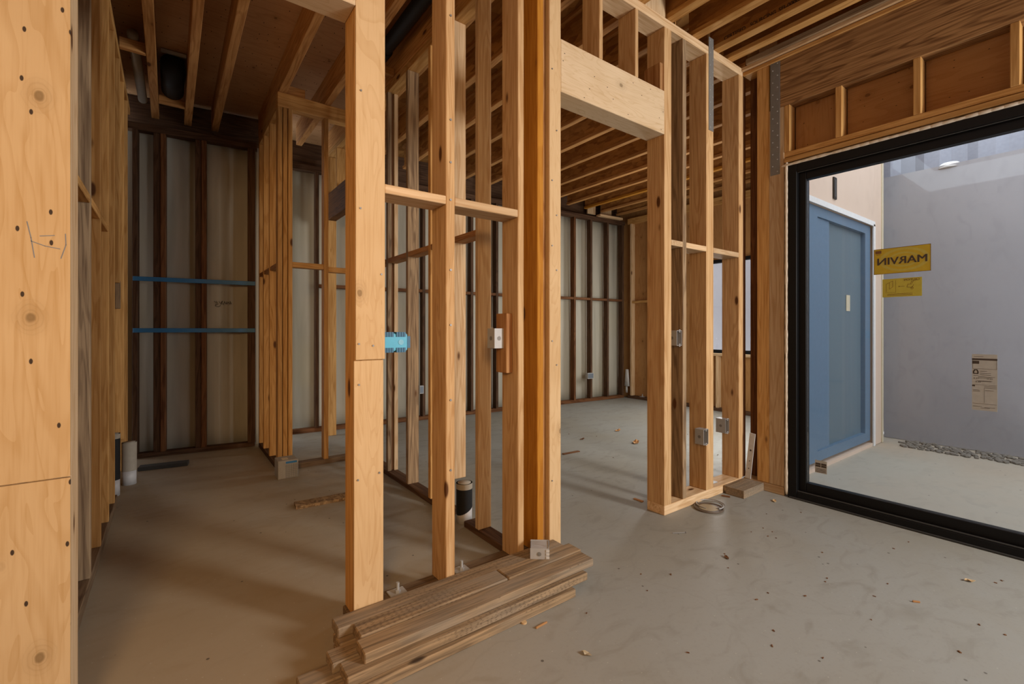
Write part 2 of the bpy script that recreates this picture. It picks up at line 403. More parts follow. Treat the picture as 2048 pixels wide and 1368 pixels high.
def plane_y(x, y, z):      # drawing plane on a wall facing -Y: local x runs towards +X, local y up
    return Matrix(((1, 0, 0, x), (0, 0, -1, y), (0, 1, 0, z), (0, 0, 0, 1)))
ORD = ['first', 'second', 'third', 'fourth', 'fifth', 'sixth', 'seventh', 'eighth', 'ninth', 'tenth', 'eleventh', 'twelfth', 'thirteenth', 'fourteenth', 'fifteenth']
def nails(parent, pts, axis='Y', r=0.004):
    for p in pts:
        bm = bmesh.new(); p = Vector(p)
        e = Vector((0, -0.004, 0)) if axis == 'Y' else Vector((-0.004, 0, 0))
        cyl(bm, p, p + e, r, 10)
        o = finish('nail', bm, NAIL, parent, Matrix.Identity(4))

# ------------------------------------------------------------------ setting: slab, walls, decks
ZT, ZJ = 3.24, 3.30                # underside of the top plates, underside of the joists
YA0, YA1 = 1.86, 2.00              # framed wall
XB0, XB1 = 1.475, 1.567            # inner partition
XW = 3.66                          # glazed wall, room face
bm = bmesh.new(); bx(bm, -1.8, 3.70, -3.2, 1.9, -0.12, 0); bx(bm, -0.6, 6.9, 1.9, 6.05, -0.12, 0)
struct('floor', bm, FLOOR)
bm = bmesh.new(); bx(bm, 3.70, 9.0, -5.0, 1.67, -0.14, -0.004)
bx(bm, 6.04, 6.8, 1.67, 1.92, -0.14, -0.004); struct('patio_floor', bm, PATIO)
# plywood-faced stub of the framed wall beside the wide opening
XP = -0.235
zs = zz(962, -0.3, YA0)
bm = bmesh.new(); bx(bm, -1.7, XP, YA0, YA0 + 0.012, 0, zs - 0.002); bx(bm, -1.7, XP, YA0, YA0 + 0.012, zs + 0.002, 3.24)
struct('wall_near', bm, PLY)
# left wall sheathing behind the studs
bm = bmesh.new(); bx(bm, -0.475, -0.457, 2.0, 5.75, 0, 3.6); struct('wall_left', bm, SHEATH)
bm = bmesh.new(); bx(bm, -1.72, -1.70, -3.1, 1.872, 0, 3.3); struct('wall_bounce', bm, SHEATH)  # unseen plywood wall added to bounce warm light
bm = bmesh.new(); bx(bm, -1.75, 2.55, -3.24, -3.2, 0, 3.6); struct('wall_light_block', bm, SHEATH)  # unseen wall added behind the camera to keep the left floor darker
# decks
bm = bmesh.new(); bx(bm, -0.5, XB0 + 0.05, 1.8, 6.3, 3.535, 3.56); struct('ceiling', bm, DECK)
bm = bmesh.new(); bx(bm, -0.6, 6.9, 1.8, 6.3, 3.60, 3.63); bx(bm, -1.75, XW + 0.2, -3.2, 1.8, 3.60, 3.63); struct('ceiling_far', bm, OSB)

# back wall: two skewed frames
def wall_frame(p, q):
    d = (q - p).normalized()
    return Matrix(((d.x, -d.y, 0, p.x), (d.y, d.x, 0, p.y), (0, 0, 1, 0), (0, 0, 0, 1)))
PL, QL = fl(264, 919), fl(510, 892.5)
FL_ = wall_frame(PL, QL); LL = (QL - PL).length
PR, QR = fl(587, 869), fl(1250, 795)
FR_ = wall_frame(PR, QR); LR = (QR - PR).length
FLI, FRI = FL_.inverted(), FR_.inverted()
def ain(u, Finv):                           # distance along a skewed wall where column u meets its face
    o = Finv @ Vector((0, 0, 0)); d = Finv.to_3x3() @ ray(u); t = -o.y / d.y; return o.x + d.x * t
def zin(v, a, Fm): p = Fm @ Vector((a, 0, 0)); return zz(v, p.x, p.y)
def wrap(name, x0, x1, z0, z1, y, Fm, bays):
    bm = bmesh.new(); n = max(8, int((x1 - x0) / 0.03)); nz = 14
    grid = []
    for j in range(nz + 1):
        row = []
        for i in range(n + 1):
            x = x0 + (x1 - x0) * i / n; z = z0 + (z1 - z0) * j / nz
            row.append(bm.verts.new(Fm @ Vector((x, y + 0.02 * math.sin(x * 2 * math.pi / bays + 0.4 * math.sin(z * 1.7)) + 0.008 * math.sin(x * 23 + z), z))))
        grid.append(row)
    for j in range(nz):
        for i in range(n): bm.faces.new((grid[j][i], grid[j][i + 1], grid[j + 1][i + 1], grid[j + 1][i]))
    geom = bmesh.ops.extrude_face_region(bm, geom=bm.faces[:])['geom']
    bmesh.ops.translate(bm, verts=[g for g in geom if isinstance(g, bmesh.types.BMVert)], vec=Fm.to_3x3() @ Vector((0, 0.05, 0)))
    bmesh.ops.recalc_face_normals(bm, faces=bm.faces[:])
    return struct(name, bm, INSUL, smooth=True)
wrap('wall_back', -0.12, LL + 0.05, 0.0, 3.20, 0.13, FL_, 0.37)
wrap('wall_back_far', -0.30, LR + 0.08, 0.0, 3.20, 0.14, FR_, 0.41)

# right wall of the far room, with its window opening
WY0, WY1, WZ0, WZ1 = 3.15, 4.05, 0.88, 2.30
XR = 6.67
bm = bmesh.new()
for (a, b, c, d) in ((1.95, WY0, 0, 3.6), (WY1, 5.75, 0, 3.6), (WY0, WY1, 0, WZ0), (WY0, WY1, WZ1, 3.6)): bx(bm, XR + 0.09, XR + 0.11, a, b, c, d)
struct('wall_right', bm, SHEATH)
w1 = empty('window_1', (XR + 0.05, (WY0 + WY1) / 2, WZ0), 'dark framed window in the far room seen between two studs', 'window', kind='structure')
bm = bmesh.new()
for (a, b, c, d) in ((WY0, WY1, WZ0, WZ0 + 0.05), (WY0, WY1, WZ1 - 0.05, WZ1), (WY0, WY0 + 0.05, WZ0 + 0.05, WZ1 - 0.05), (WY1 - 0.05, WY1, WZ0 + 0.05, WZ1 - 0.05)): bx(bm, XR + 0.03, XR + 0.10, a, b, c, d)
finish('frame', bm, BLACK, w1, Matrix.Identity(4))
bm = bmesh.new(); bx(bm, XR + 0.06, XR + 0.066, WY0 + 0.05, WY1 - 0.05, WZ0 + 0.05, WZ1 - 0.05); finish('pane', bm, GLASS, w1, Matrix.Identity(4))

# courtyard side of the building: peach boarded wall with a blue sliding door
YC = 1.67
DX0, DX1, DZ0, DZ1 = 4.02, xa(1745, YC), 0.06, 2.33
XE = xa(1762, YC)
bm = bmesh.new()
for (a, b, c, d) in ((XW + 0.15, DX0 - 0.03, 0, 3.6), (DX1 + 0.05, XE, 0, 3.6), (DX0 - 0.03, DX1 + 0.05, DZ1 + 0.05, 3.6), (DX0 - 0.03, DX1 + 0.05, -0.01, DZ0 - 0.03)): bx(bm, a, b, YC, YC + 0.14, c, d)
struct('wall_courtyard', bm, PEACH)
bm = bmesh.new(); bx(bm, DX0 - 0.02, DX1 + 0.045, YC - 0.012, YC, DZ1, DZ1 + 0.05); bx(bm, DX1, DX1 + 0.055, YC - 0.012, YC, 0, DZ1 + 0.02); struct('trim_1', bm, TRIMW)
bm = bmesh.new(); bx(bm, XE, XE + 0.05, YC - 0.01, YC + 0.3, 0, 3.6); struct('trim_2', bm, TRIMY)
d2 = empty('door_2', ((DX0 + DX1) / 2, YC + 0.05, 0), 'blue filmed sliding door in the peach courtyard wall', 'door', kind='structure')
bm = bmesh.new()
for (a, b, c, d) in ((DX0, DX1, DZ0, DZ0 + 0.09), (DX0, DX1, DZ1 - 0.09, DZ1), (DX0, DX0 + 0.09, DZ0 + 0.09, DZ1 - 0.09), (DX1 - 0.15, DX1, DZ0 + 0.09, DZ1 - 0.09), (DX0 + 0.09, xa(1640, YC), DZ0 + 0.09, DZ1 - 0.09)): bx(bm, a, b, YC + 0.02, YC + 0.10, c, d)
finish('frame', bm, BLUEFILM, d2, Matrix.Identity(4))
bm = bmesh.new(); bx(bm, xa(1640, YC), xa(1657, YC + 0.04), YC + 0.035, YC + 0.10, DZ0 + 0.09, DZ1 - 0.09); finish('stile', bm, BLUEFILM, d2, Matrix.Identity(4))
bm = bmesh.new(); bx(bm, DX0 + 0.05, DX1 - 0.1, YC + 0.06, YC + 0.066, DZ0 + 0.05, DZ1 - 0.05); finish('pane', bm, FILMGLASS, d2, Matrix.Identity(4))
bm = bmesh.new(); bx(bm, 5.42, 5.52, YC + 0.055, YC + 0.058, 1.42, 1.58); finish('sticker', bm, TRIMY, d2, Matrix.Identity(4))['label'] = 'small cream paper square on the blue door glass'
XG = 6.62
bm = bmesh.new(); bx(bm, XG, XG + 0.2, -4.5, 1.74, 0, zz(346, XG, yx(1816, XG))); bx(bm, XE + 0.05, XG, 1.75, 1.9, 0, 3.6); bx(bm, 8.6, 8.8, 1.9, 8.0, -0.1, 3.4); struct('wall_neighbor', bm, STUCCO)
ztop = zz(346, XG, yx(1816, XG))
bm = bmesh.new()
prev = None
n = 150
for i in range(n + 1):                                   # corrugated sheet fence standing behind the grey wall
    y = -4.4 + 6.6 * i / n; ph = (i % 10) / 10.0
    dx = 0.0 if ph < 0.35 else (0.05 if 0.45 < ph < 0.85 else 0.025)
    a = bm.verts.new((XG + 0.32 + dx, y, ztop - 0.4)); b = bm.verts.new((XG + 0.32 + dx, y, 4.0))
    if prev: bm.faces.new((prev[0], a, b, prev[1]))
    prev = (a, b)
g = bmesh.ops.extrude_face_region(bm, geom=bm.faces[:])['geom']
bmesh.ops.translate(bm, verts=[v for v in g if isinstance(v, bmesh.types.BMVert)], vec=(0.01, 0, 0))
bx(bm, XG + 0.33, XG + 0.37, -4.4, 2.2, 0, ztop - 0.35)
bmesh.ops.recalc_face_normals(bm, faces=bm.faces[:])
tag(finish('corrugated_fence', bm, CORR), 'white corrugated metal fence rising above the grey courtyard wall', 'fence')
bm = bmesh.new(); cyl(bm, (XG + 0.1, yx(1895, XG), ztop - 0.03), (XG + 0.1, yx(1895, XG), ztop + 0.035), 0.13, 12, 0.07)
tag(finish('cap_lump', bm, TRIMW, smooth=True), 'pale lump of mortar on top of the grey courtyard wall', 'mortar')
bm = bmesh.new()
for i in range(900):
    y = random.uniform(-2.6, 1.55); x = random.uniform(XG - 0.42, XG - 0.05); r = random.uniform(0.009, 0.024)
    bmesh.ops.create_icosphere(bm, subdivisions=1, radius=r, matrix=Matrix.Translation((x, y, r * 0.3)) @ Matrix.Diagonal((1, 1.25, 0.8, 1)))
tag(finish('gravel', bm, PEBBLE), 'strip of grey brown gravel along the foot of the courtyard wall', 'gravel', kind='stuff')
xv = xa(1668, YC); zv = zz(377, xv, YC)
bm = bmesh.new(); bx(bm, xv - 0.035, xv + 0.035, YC - 0.012, YC - 0.002, zv - 0.10, zv + 0.10)
o = tag(finish('outlet_box', bm, BLACK), 'small dark wall box cut into the peach courtyard wall', 'box')
bm = bmesh.new(); bx(bm, xv - 0.02, xv + 0.012, YC - 0.014, YC - 0.012, zv - 0.08, zv + 0.08); finish('insert', bm, TRACK, o, Matrix.Identity(4))

# ------------------------------------------------------------------ black sliding glass door in the glazed wall
DO, DEND, DTOP = yx(1576, XW), -3.0, zz(331, XW, yx(1580, XW))
door = empty('door_1', (XW + 0.07, (DO + DEND) / 2, 0), 'large black framed sliding glass door onto the courtyard', 'door', kind='structure')
def dpart(name, boxes, mat, label=None):
    bm = bmesh.new()
    for b in boxes: bx(bm, *b)
    bmesh.ops.bevel(bm, geom=bm.edges[:], offset=0.003, segments=1, affect='EDGES')
    o = finish(name, bm, mat, door, Matrix.Identity(4))
    if label: o['label'] = label
    return o
x0, x1 = XW - 0.005, XW + 0.14
FT = 0.060
dpart('frame', [(x0, x1, DO - FT, DO, 0, DTOP), (x0, x1, DEND, DO - FT, DTOP - FT, DTOP), (x0, x1, DEND, DO - FT, 0, 0.055)], BLACK)
YG = yx(1616, XW + 0.06); ZG0, ZG1 = zz(964.5, XW + 0.06, YG), zz(359.8, XW + 0.06, YG)
dpart('sash', [(XW + 0.03, XW + 0.085, YG, DO - FT, 0.055, DTOP - FT), (XW + 0.03, XW + 0.085, DEND, YG, 0.055, ZG0), (XW + 0.03, XW + 0.085, DEND, YG, ZG1, DTOP - FT), (XW + 0.03, XW + 0.085, -0.55, -0.43, ZG0, ZG1)], BLACK)
dpart('track', [(XW + 0.002, XW + 0.008, DEND, DO - FT, 0.055, 0.066), (XW - 0.012, XW - 0.005, DEND, DO - 0.01, 0.002, 0.014), (XW + 0.002, XW + 0.008, DEND, DO - FT, DTOP - FT - 0.008, DTOP - FT)], TRACK, 'dark metal track lines along the door frame')
bm = bmesh.new(); bx(bm, XW + 0.055, XW + 0.061, DEND, YG, ZG0, ZG1); finish('pane', bm, GLASS, door, Matrix.Identity(4))
XS = XW + 0.053
def sticker(name, label, u0, u1, vt, vb, mat, cat='sticker', xs=XS):
    ya, yb = yx(u0, xs), yx(u1, xs)
    za, zb = zz(vt, xs, ya), zz(vb, xs, ya)
    bm = bmesh.new(); bx(bm, xs - 0.0012, xs, yb, ya, zb, za)
    o = tag(finish(name, bm, mat, None, Matrix.Identity(4)), label, cat)
    return o, ya, yb, za, zb
MIR = Matrix.Diagonal((-1, 1, 1, 1))
def ink(parent, name, bm, mat=INK):
    return finish(name, bm, mat, parent, Matrix.Identity(4))
s, ya, yb, za, zb = sticker('sticker', 'large amber sticker with mirrored black lettering on the glass door', 1748, 1862, 500, 550, YELLOW)
W_, H_ = ya - yb, za - zb
bm = bmesh.new(); PS = plane_x(XS - 0.0013, ya, zb)
for (r0, r1) in ((0.020, 0.030), (0.046, 0.058), (0.076, 0.092)):
    prev = None
    for t in range(61):
        a = t * math.pi / 30; q = []
        for r_ in (r0, r1):
            x = min(max(W_ * 0.54 + 1.35 * r_ * math.cos(a), 0.004), W_ - 0.004); y = min(max(H_ * 0.52 + 0.8 * r_ * math.sin(a), 0.004), H_ - 0.004)
            q.append(bm.verts.new(PS @ Vector((x, y, 0))))
        if prev: bm.faces.new((prev[0], q[0], q[1], prev[1]))
        prev = q
ink(s, 'swirl_print', bm, SWIRL)
bm = bmesh.new()
for k in (-1, 0, 1):
    b2 = text_bm('MARVIN', 0.066, plane_x(XS - 0.0018 - 0.0001 * k, ya - W_ * 0.955 + 0.0016 * k, zb + H_ * 0.36) @ MIR @ Matrix.Diagonal((1.05, 1, 1, 1)))
    me_ = bpy.data.meshes.new('tmp'); b2.to_mesh(me_); b2.free(); bm.from_mesh(me_); bpy.data.meshes.remove(me_)
ink(s, 'lettering', bm)
bm = bmesh.new(); stroke(bm, [(0.014, H_ - 0.020), (0.034, H_ - 0.020)], 0.019, plane_x(XS - 0.0018, ya, zb)); stroke(bm, [(0.014, H_ - 0.036), (0.034, H_ - 0.036)], 0.003, plane_x(XS - 0.0018, ya, zb)); ink(s, 'emblem', bm, BROWNINK)
bm = bmesh.new()
P = plane_x(XS - 0.0016, ya, zb)
stroke(bm, [(0.001, 0.001), (W_ - 0.001, 0.001), (W_ - 0.001, H_ - 0.001), (0.001, H_ - 0.001), (0.001, 0.001)], 0.0025, P); ink(s, 'border', bm, BROWNINK)
s, ya, yb, za, zb = sticker('sticker', 'smaller olive yellow caution sticker below the amber one', 1765, 1844, 559, 595, YELLOW2)
W_, H_ = ya - yb, za - zb; P = plane_x(XS - 0.0016, ya, zb)
bm = text_bm('CAUTION', 0.017, plane_x(XS - 0.0018, ya - W_ * 0.95, zb + H_ * 0.85) @ MIR, bold=0.0003); ink(s, 'lettering', bm, BROWNINK)
bm = bmesh.new()
S = lambda pts, w=0.0018: stroke(bm, [(p[0] * W_, p[1] * H_) for p in pts], w, P)
S([(0.10, 0.30), (0.10, 0.72), (0.27, 0.88)]); S([(0.185, 0.44), (0.185, 0.80)]); S([(0.27, 0.88), (0.27, 0.55), (0.19, 0.44)]); S([(0.35, 0.25), (0.35, 0.90)], 0.0012); S([(0.08, 0.25), (0.35, 0.25)], 0.0012)
S([(0.42, 0.56), (0.57, 0.56)]); S([(0.42, 0.56), (0.44, 0.585)]); S([(0.42, 0.56), (0.44, 0.535)])
S([(0.63, 0.50), (0.66, 0.66), (0.74, 0.64), (0.80, 0.82), (0.92, 0.86)]); S([(0.63, 0.50), (0.76, 0.46), (0.80, 0.62)]); S([(0.72, 0.66), (0.75, 0.80), (0.80, 0.82)])
S([(0.76 + 0.03 * math.cos(t), 0.44 + 0.06 * math.sin(t)) for t in [i * 0.7 for i in range(10)]])
for zf in (0.155, 0.085): S([(0.13 + 0.04 * i, zf + 0.01 * (i % 2)) for i in range(17)], 0.0022)
ink(s, 'drawing', bm, BROWNINK)
s, ya, yb, za, zb = sticker('sticker', 'tall white energy rating label low on the glass door', 1944, 1995, 708, 819, PAPER)
W_, H_ = ya - yb, za - zb; P = plane_x(XS - 0.0016, ya, zb)
bm = bmesh.new()
stroke(bm, [(0.03 * W_, H_ * 0.91), (0.97 * W_, H_ * 0.91)], 0.010, P)
for zf in (0.74, 0.455, 0.12): S([(0.03, zf), (0.97, zf)], 0.0012)
S([(0.03, 0.91), (0.03, 0.74)], 0.0012); S([(0.97, 0.91), (0.97, 0.74)], 0.0012)
stroke(bm, [(0.06 * W_, H_ * 0.855), (0.24 * W_, H_ * 0.855)], 0.017, P)
S([(0.07 , 0.655), (0.07, 0.69), (0.11, 0.72), (0.2, 0.72), (0.24, 0.69), (0.24, 0.655), (0.07, 0.655)], 0.005)
stroke(bm, [(0.03 * W_, H_ * 0.435), (0.1 * W_, H_ * 0.435)], 0.008, P)
for (a, b, zf) in ((0.08, 0.45, 0.96), (0.06, 0.26, 0.62), (0.32, 0.6, 0.70), (0.32, 0.75, 0.665), (0.32, 0.75, 0.635), (0.25, 0.9, 0.60), (0.25, 0.75, 0.58), (0.2, 0.8, 0.525), (0.3, 0.75, 0.52), (0.5, 0.97, 0.43), (0.5, 0.97, 0.405), (0.05, 0.3, 0.36), (0.05, 0.32, 0.34), (0.53, 0.85, 0.36), (0.05, 0.4, 0.07), (0.35, 0.7, 0.045), (0.5, 0.9, 0.06)): S([(a, zf), (b, zf)], 0.0018)
S([(0.49, 0.40), (0.49, 0.14)], 0.001)
ink(s, 'print', bm)
bm = text_bm('0.27', 0.013, plane_x(XS - 0.0018, ya - 0.06 * W_, zb + H_ * 0.555)); ink(s, 'lettering', bm)
bm = text_bm('0.20', 0.013, plane_x(XS - 0.0018, ya - 0.60 * W_, zb + H_ * 0.555)); ink(s, 'lettering', bm)
bm = text_bm('0.46', 0.013, plane_x(XS - 0.0018, ya - 0.14 * W_, zb + H_ * 0.495)); ink(s, 'lettering', bm)
s, ya, yb, za, zb = sticker('sticker', 'small grey printed label in the bottom corner of the glass door', 1630, 1654, 919, 944, PAPER)
W_, H_ = ya - yb, za - zb; P = plane_x(XS - 0.0016, ya, zb)
bm = bmesh.new()
for zf in (0.72, 0.55): stroke(bm, [(0.1 * W_, zf * H_), (0.42 * W_, zf * H_)], 0.013, P); stroke(bm, [(0.58 * W_, zf * H_), (0.9 * W_, zf * H_)], 0.013, P)
for zf in (0.33, 0.22, 0.11): S([(0.1, zf), (0.9, zf)], 0.004)
ink(s, 'print', bm)

# spray foam bead around the door
def bead(name, pts, label):
    bm = bmesh.new()
    for i, (a, b) in enumerate(zip(pts[:-1], pts[1:])):
        a, b = Vector(a), Vector(b); n = max(3, int((b - a).length / 0.05))
        for k in range(n):
            p = a.lerp(b, (k + 0.5) / n); r = random.uniform(0.009, 0.015)
            s_ = Vector((0.014, r, r)); e = (b - a).length / n
            if abs(b.z - a.z) > abs(b.y - a.y): s_.z = e * 1.3
            else: s_.y = e * 1.3
            bmesh.ops.create_icosphere(bm, subdivisions=2, radius=1.0, matrix=Matrix.Translation(p) @ Matrix.Diagonal((*s_, 1)))
    return tag(finish(name, bm, FOAM, smooth=True), label, 'foam')
bead('foam_bead', [(XW + 0.004, DO + 0.012, DTOP + 0.008), (XW + 0.004, -2.8, DTOP + 0.008)], 'white spray foam bead along the head of the sliding door')
bead('foam_bead', [(XW + 0.004, DO + 0.010, 0.05), (XW + 0.004, DO + 0.010, DTOP)], 'white spray foam bead down the jamb of the sliding door')

# ------------------------------------------------------------------ framed wall A
ZS = 0.064
def A(name, x0, x1, z0, z1, mat, label, y0=YA0, y1=YA1, cat=None, **k): return board(name, x0, x1, y0, y1, z0, z1, mat, label, cat, **k)
XA1 = 0.598; XA1e = xa(770)
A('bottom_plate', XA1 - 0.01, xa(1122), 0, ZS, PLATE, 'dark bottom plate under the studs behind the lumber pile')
A('bottom_plate', xa(1329), 3.64, 0, ZS, FIR, 'pale bottom plate beside the doorway ending near the glass door')
A('top_plate', -1.7, 3.655, ZT, ZJ, FIR, 'pale top plate over the near framed wall')
zsm = zz(720, 0.66, YA0)
A('king_stud', XA1, XA1e - 0.004, ZS, ZT, AMBER, 'stout amber stud behind the veneer strip beside the wide opening', y0=YA0 + 0.013, cat='stud')
o = A('facing_strip', XA1, XA1e, zsm + 0.002, ZT, LVL, 'upper veneer facing strip on the post nearest the camera', y1=YA0 + 0.0125, cat='facing', bev=0.001)
nails(o, [(XA1 + 0.018, YA0, zz(415, XA1, YA0)), (XA1 + 0.105, YA0, zz(545, XA1, YA0)), (XA1 + 0.012, YA0, zz(688, XA1, YA0)), (XA1 + 0.07, YA0, zz(692, XA1, YA0)), (XA1 + 0.02, YA0, zz(178, XA1, YA0))])
o = A('facing_strip', XA1 - 0.007, XA1e - 0.007, ZS, zsm - 0.002, LVL, 'lower veneer facing strip on the post nearest the camera', y1=YA0 + 0.0125, cat='facing', bev=0.001)
nails(o, [(XA1 + 0.012, YA0, zz(770, XA1, YA0)), (XA1 + 0.008, YA0, zz(961, XA1, YA0)), (XA1 + 0.096, YA0, zz(954, XA1, YA0))])
A('header', XP + 0.0, XA1, 2.53, 2.82, HEADPLY, 'deep header over the wide opening beside the plywood wall end')
A('stud', -0.275, XP, 0, ZT, FIR, 'pale end stud capping the plywood faced wall', y0=YA0 + 0.0125)
o = A('stud', xa(892), xa(910), ZS, ZT, TAWNY, 'slim stud with orange side standing second along the near wall')
nails(o, [((xa(901)), YA0, zz(v, 1.03, YA0)) for v in (32, 240, 325, 400, 540, 650, 800, 940)], r=0.005)
o = A('stud', xa(1036), xa(1048), ZS, ZT, TAWNY, 'brown sided stud carrying a scrap block and a metal box')
A('stud', xa(1075), xa(1087), ZS, ZT, ORANGE, 'bright orange sided stud between the brown stud and the doorway post')
A('stud', xa(1091), xa(1099) - 0.002, ZS, ZT, RED, 'reddish stud tight behind the pale doorway post', y0=YA0 + 0.03)
o = A('post', xa(1099), xa(1122), ZS, ZT, LVL, 'pale veneer post on the near side of the doorway')
nails(o, [(xa(1104 + (i % 2) * 9), YA0, zz(v, 1.66, YA0)) for i, v in enumerate((140, 260, 362, 430, 492, 540, 682, 730, 960))])
XD0, XD1 = xa(1122), xa(1329)
A('header', XD0, XD1, 2.525, 2.812, HEADPLY, 'knotty plywood header spanning the doorway')
for i, (u0, u1, lab) in enumerate(((1199, 1206, 'first short cripple stud above the doorway header'), (1271, 1277, 'second short cripple stud above the doorway header'))):
    A('cripple_stud', xa(u0), xa(u1), 2.812, ZT, TAWNY, lab, cat='stud')
A('cripple_stud', XD1 - 0.03, XD1, 2.812, 3.0, RED, 'thin short scab stud at the far end of the doorway header', y0=YA0 + 0.012, cat='stud')
A('post', XD1, xa(1343), ZS, ZT, TAWNY, 'broad reddish post on the far side of the doorway')
A('stud', xa(1366), xa(1373), ZS, ZT, GREYWOOD, 'rough bark-edged stud behind the far doorway post')
o8 = A('stud', xa(1413), xa(1427), ZS, ZT, TAWNY, 'wide reddish stud with a metal strap near the glass door')
A('stud', xa(1478), min(xa(1488), 3.655), ZS, ZT, TAWNY, 'reddish corner stud where the framed wall meets the glazed wall')
FB = (1.80, 1.838)
for (a, b, lab) in ((XA1e, xa(892), 'pale flat blocking between the big post and the slim stud'), (xa(910), xa(1036), 'pale flat blocking between the slim stud and the brown stud'),
                    (xa(1343), xa(1366), 'short pale blocking beside the far doorway post'), (xa(1373), xa(1413), 'pale blocking between the bark-edged stud and strapped stud'), (xa(1427), xa(1478), 'pale blocking between the strapped stud and corner stud')):
    A('fire_block', a - 0.0006, b + 0.0006, *FB, FIR, lab, cat='blocking')

# scrap block and box on the brown stud
XK = xa(1036)
board('scrap_block', XK - 0.038, XK, 1.906, 2.0, 1.01, 1.315, RED, 'short reddish scrap block nailed to the brown stud', 'block')
def electrical_box(x0, x1, y0, y1, z0, z1, label, open_axis='-Y', holes=True):
    """stamped steel box: five walls, ears with screws, knockouts"""
    root = empty('electrical_box', ((x0 + x1) / 2, (y0 + y1) / 2, z0), label, 'electrical box', 'metal electrical boxes')
    t = 0.0025
    bm = bmesh.new()
    bx(bm, x0, x0 + t, y0, y1, z0, z1); bx(bm, x1 - t, x1, y0, y1, z0, z1)
    bx(bm, x0 + t, x1 - t, y0, y1, z0, z0 + t); bx(bm, x0 + t, x1 - t, y0, y1, z1 - t, z1)
    if open_axis == '-Y': bx(bm, x0 + t, x1 - t, y1 - t, y1, z0 + t, z1 - t)
    else: bx(bm, x0 + t, x1 - t, y0, y0 + t, z0 + t, z1 - t)
    finish('shell', bm, STEEL, root, Matrix.Identity(4))
    yo = y0 if open_axis == '-Y' else y1
    sgn = -1 if open_axis == '-Y' else 1
    xm = (x0 + x1) / 2
    for z, s_ in ((z1, 1), (z0, -1)):
        bm = bmesh.new(); bx(bm, xm - 0.008, xm + 0.008, min(yo, yo + sgn * 0.003), max(yo, yo + sgn * 0.003), min(z - s_ * 0.012, z + s_ * 0.006), max(z - s_ * 0.012, z + s_ * 0.006))
        finish('ear', bm, STEEL, root, Matrix.Identity(4))
        bm = bmesh.new(); cyl(bm, (xm, yo + sgn * 0.003, z - s_ * 0.004), (xm, yo + sgn * 0.007, z - s_ * 0.004), 0.004, 10); finish('screw', bm, NAIL, root, Matrix.Identity(4))
    bm = bmesh.new()
    if open_axis == '-Y': bx(bm, x0 + 2 * t, x1 - 2 * t, y1 - 2 * t, y1 - t, z0 + 2 * t, z1 - 2 * t)
    else: bx(bm, x0 + 2 * t, x1 - 2 * t, y0 + t, y0 + 2 * t, z0 + 2 * t, z1 - 2 * t)
    finish('back_plate', bm, BOXIN, root, Matrix.Identity(4))['label'] = 'darker inside face of the box'
    if holes:
        bm = bmesh.new(); cyl(bm, (x0 - 0.0012, (y0 + y1) / 2, (z0 + z1) / 2), (x0, (y0 + y1) / 2, (z0 + z1) / 2), 0.011, 16)
        cyl(bm, (xm, (y0 if open_axis == '+Y' else y1) + (0.0012 if open_axis == '-Y' else -0.0012), (z0 + z1) / 2), (xm, (y0 if open_axis == '+Y' else y1), (z0 + z1) / 2), 0.011, 16)
        finish('knockout', bm, STRAP, root, Matrix.Identity(4))
    return root
electrical_box(XK - 0.038 - 0.056, XK - 0.038, 1.932, 1.997, 1.137, 1.238, 'steel electrical box fixed to the scrap block on the brown stud', '+Y')
electrical_box(xa(1366) - 0.060, xa(1366), 1.868, 1.945, 1.123, 1.227, 'steel electrical box at switch height on the bark-edged stud')
electrical_box(xa(1413) - 0.062, xa(1413), 1.845, 1.913, 0.405, 0.515, 'steel electrical box low on the strapped stud')
electrical_box(xa(1478) - 0.055, xa(1478) + 0.001, 1.940, 2.02, 0.41, 0.522, 'steel electrical box low on the corner stud')

# blue multi-gang box on the big post
bb = empty('electrical_box', (XA1e + 0.06, 1.92, 1.13), 'bright blue plastic electrical box fixed to the big post', 'electrical box')
x0 = XA1e + 0.001; x1 = xa(815, 1.885); z0, z1 = zz(702, 0.78, 1.885), zz(667, 0.78, 1.885)
bm = bmesh.new(); bx(bm, x0, x1, 1.885, 1.955, z0, z1); bmesh.ops.bevel(bm, geom=bm.edges[:], offset=0.004, segments=2, affect='EDGES'); finish('body', bm, BLUEBOX, bb, Matrix.Identity(4))
for k in range(9):
    if k == 4: continue
    xx = x0 + 0.004 + k * (x1 - x0 - 0.012) / 9
    for (za, zb) in ((z1 - 0.014, z1 + 0.006), (z0 - 0.006, z0 + 0.014)):
        bm = bmesh.new(); bx(bm, xx, xx + 0.009, 1.881, 1.95, za, zb); finish('clamp_rib', bm, BLUEDARK, bb, Matrix.Identity(4))
bm = bmesh.new(); bx(bm, x1, x1 + 0.014, 1.888, 1.95, z0 + 0.012, z1 - 0.012); finish('end_flange', bm, BLUEDARK, bb, Matrix.Identity(4))
bm = bmesh.new(); cyl(bm, (x1 - 0.03, 1.8835, (z0 + z1) / 2), (x1 - 0.03, 1.8852, (z0 + z1) / 2), 0.012, 18); finish('knockout', bm, flat('pale_blue_plastic', (0.16, 0.42, 0.58), 0.5), bb, Matrix.Identity(4))

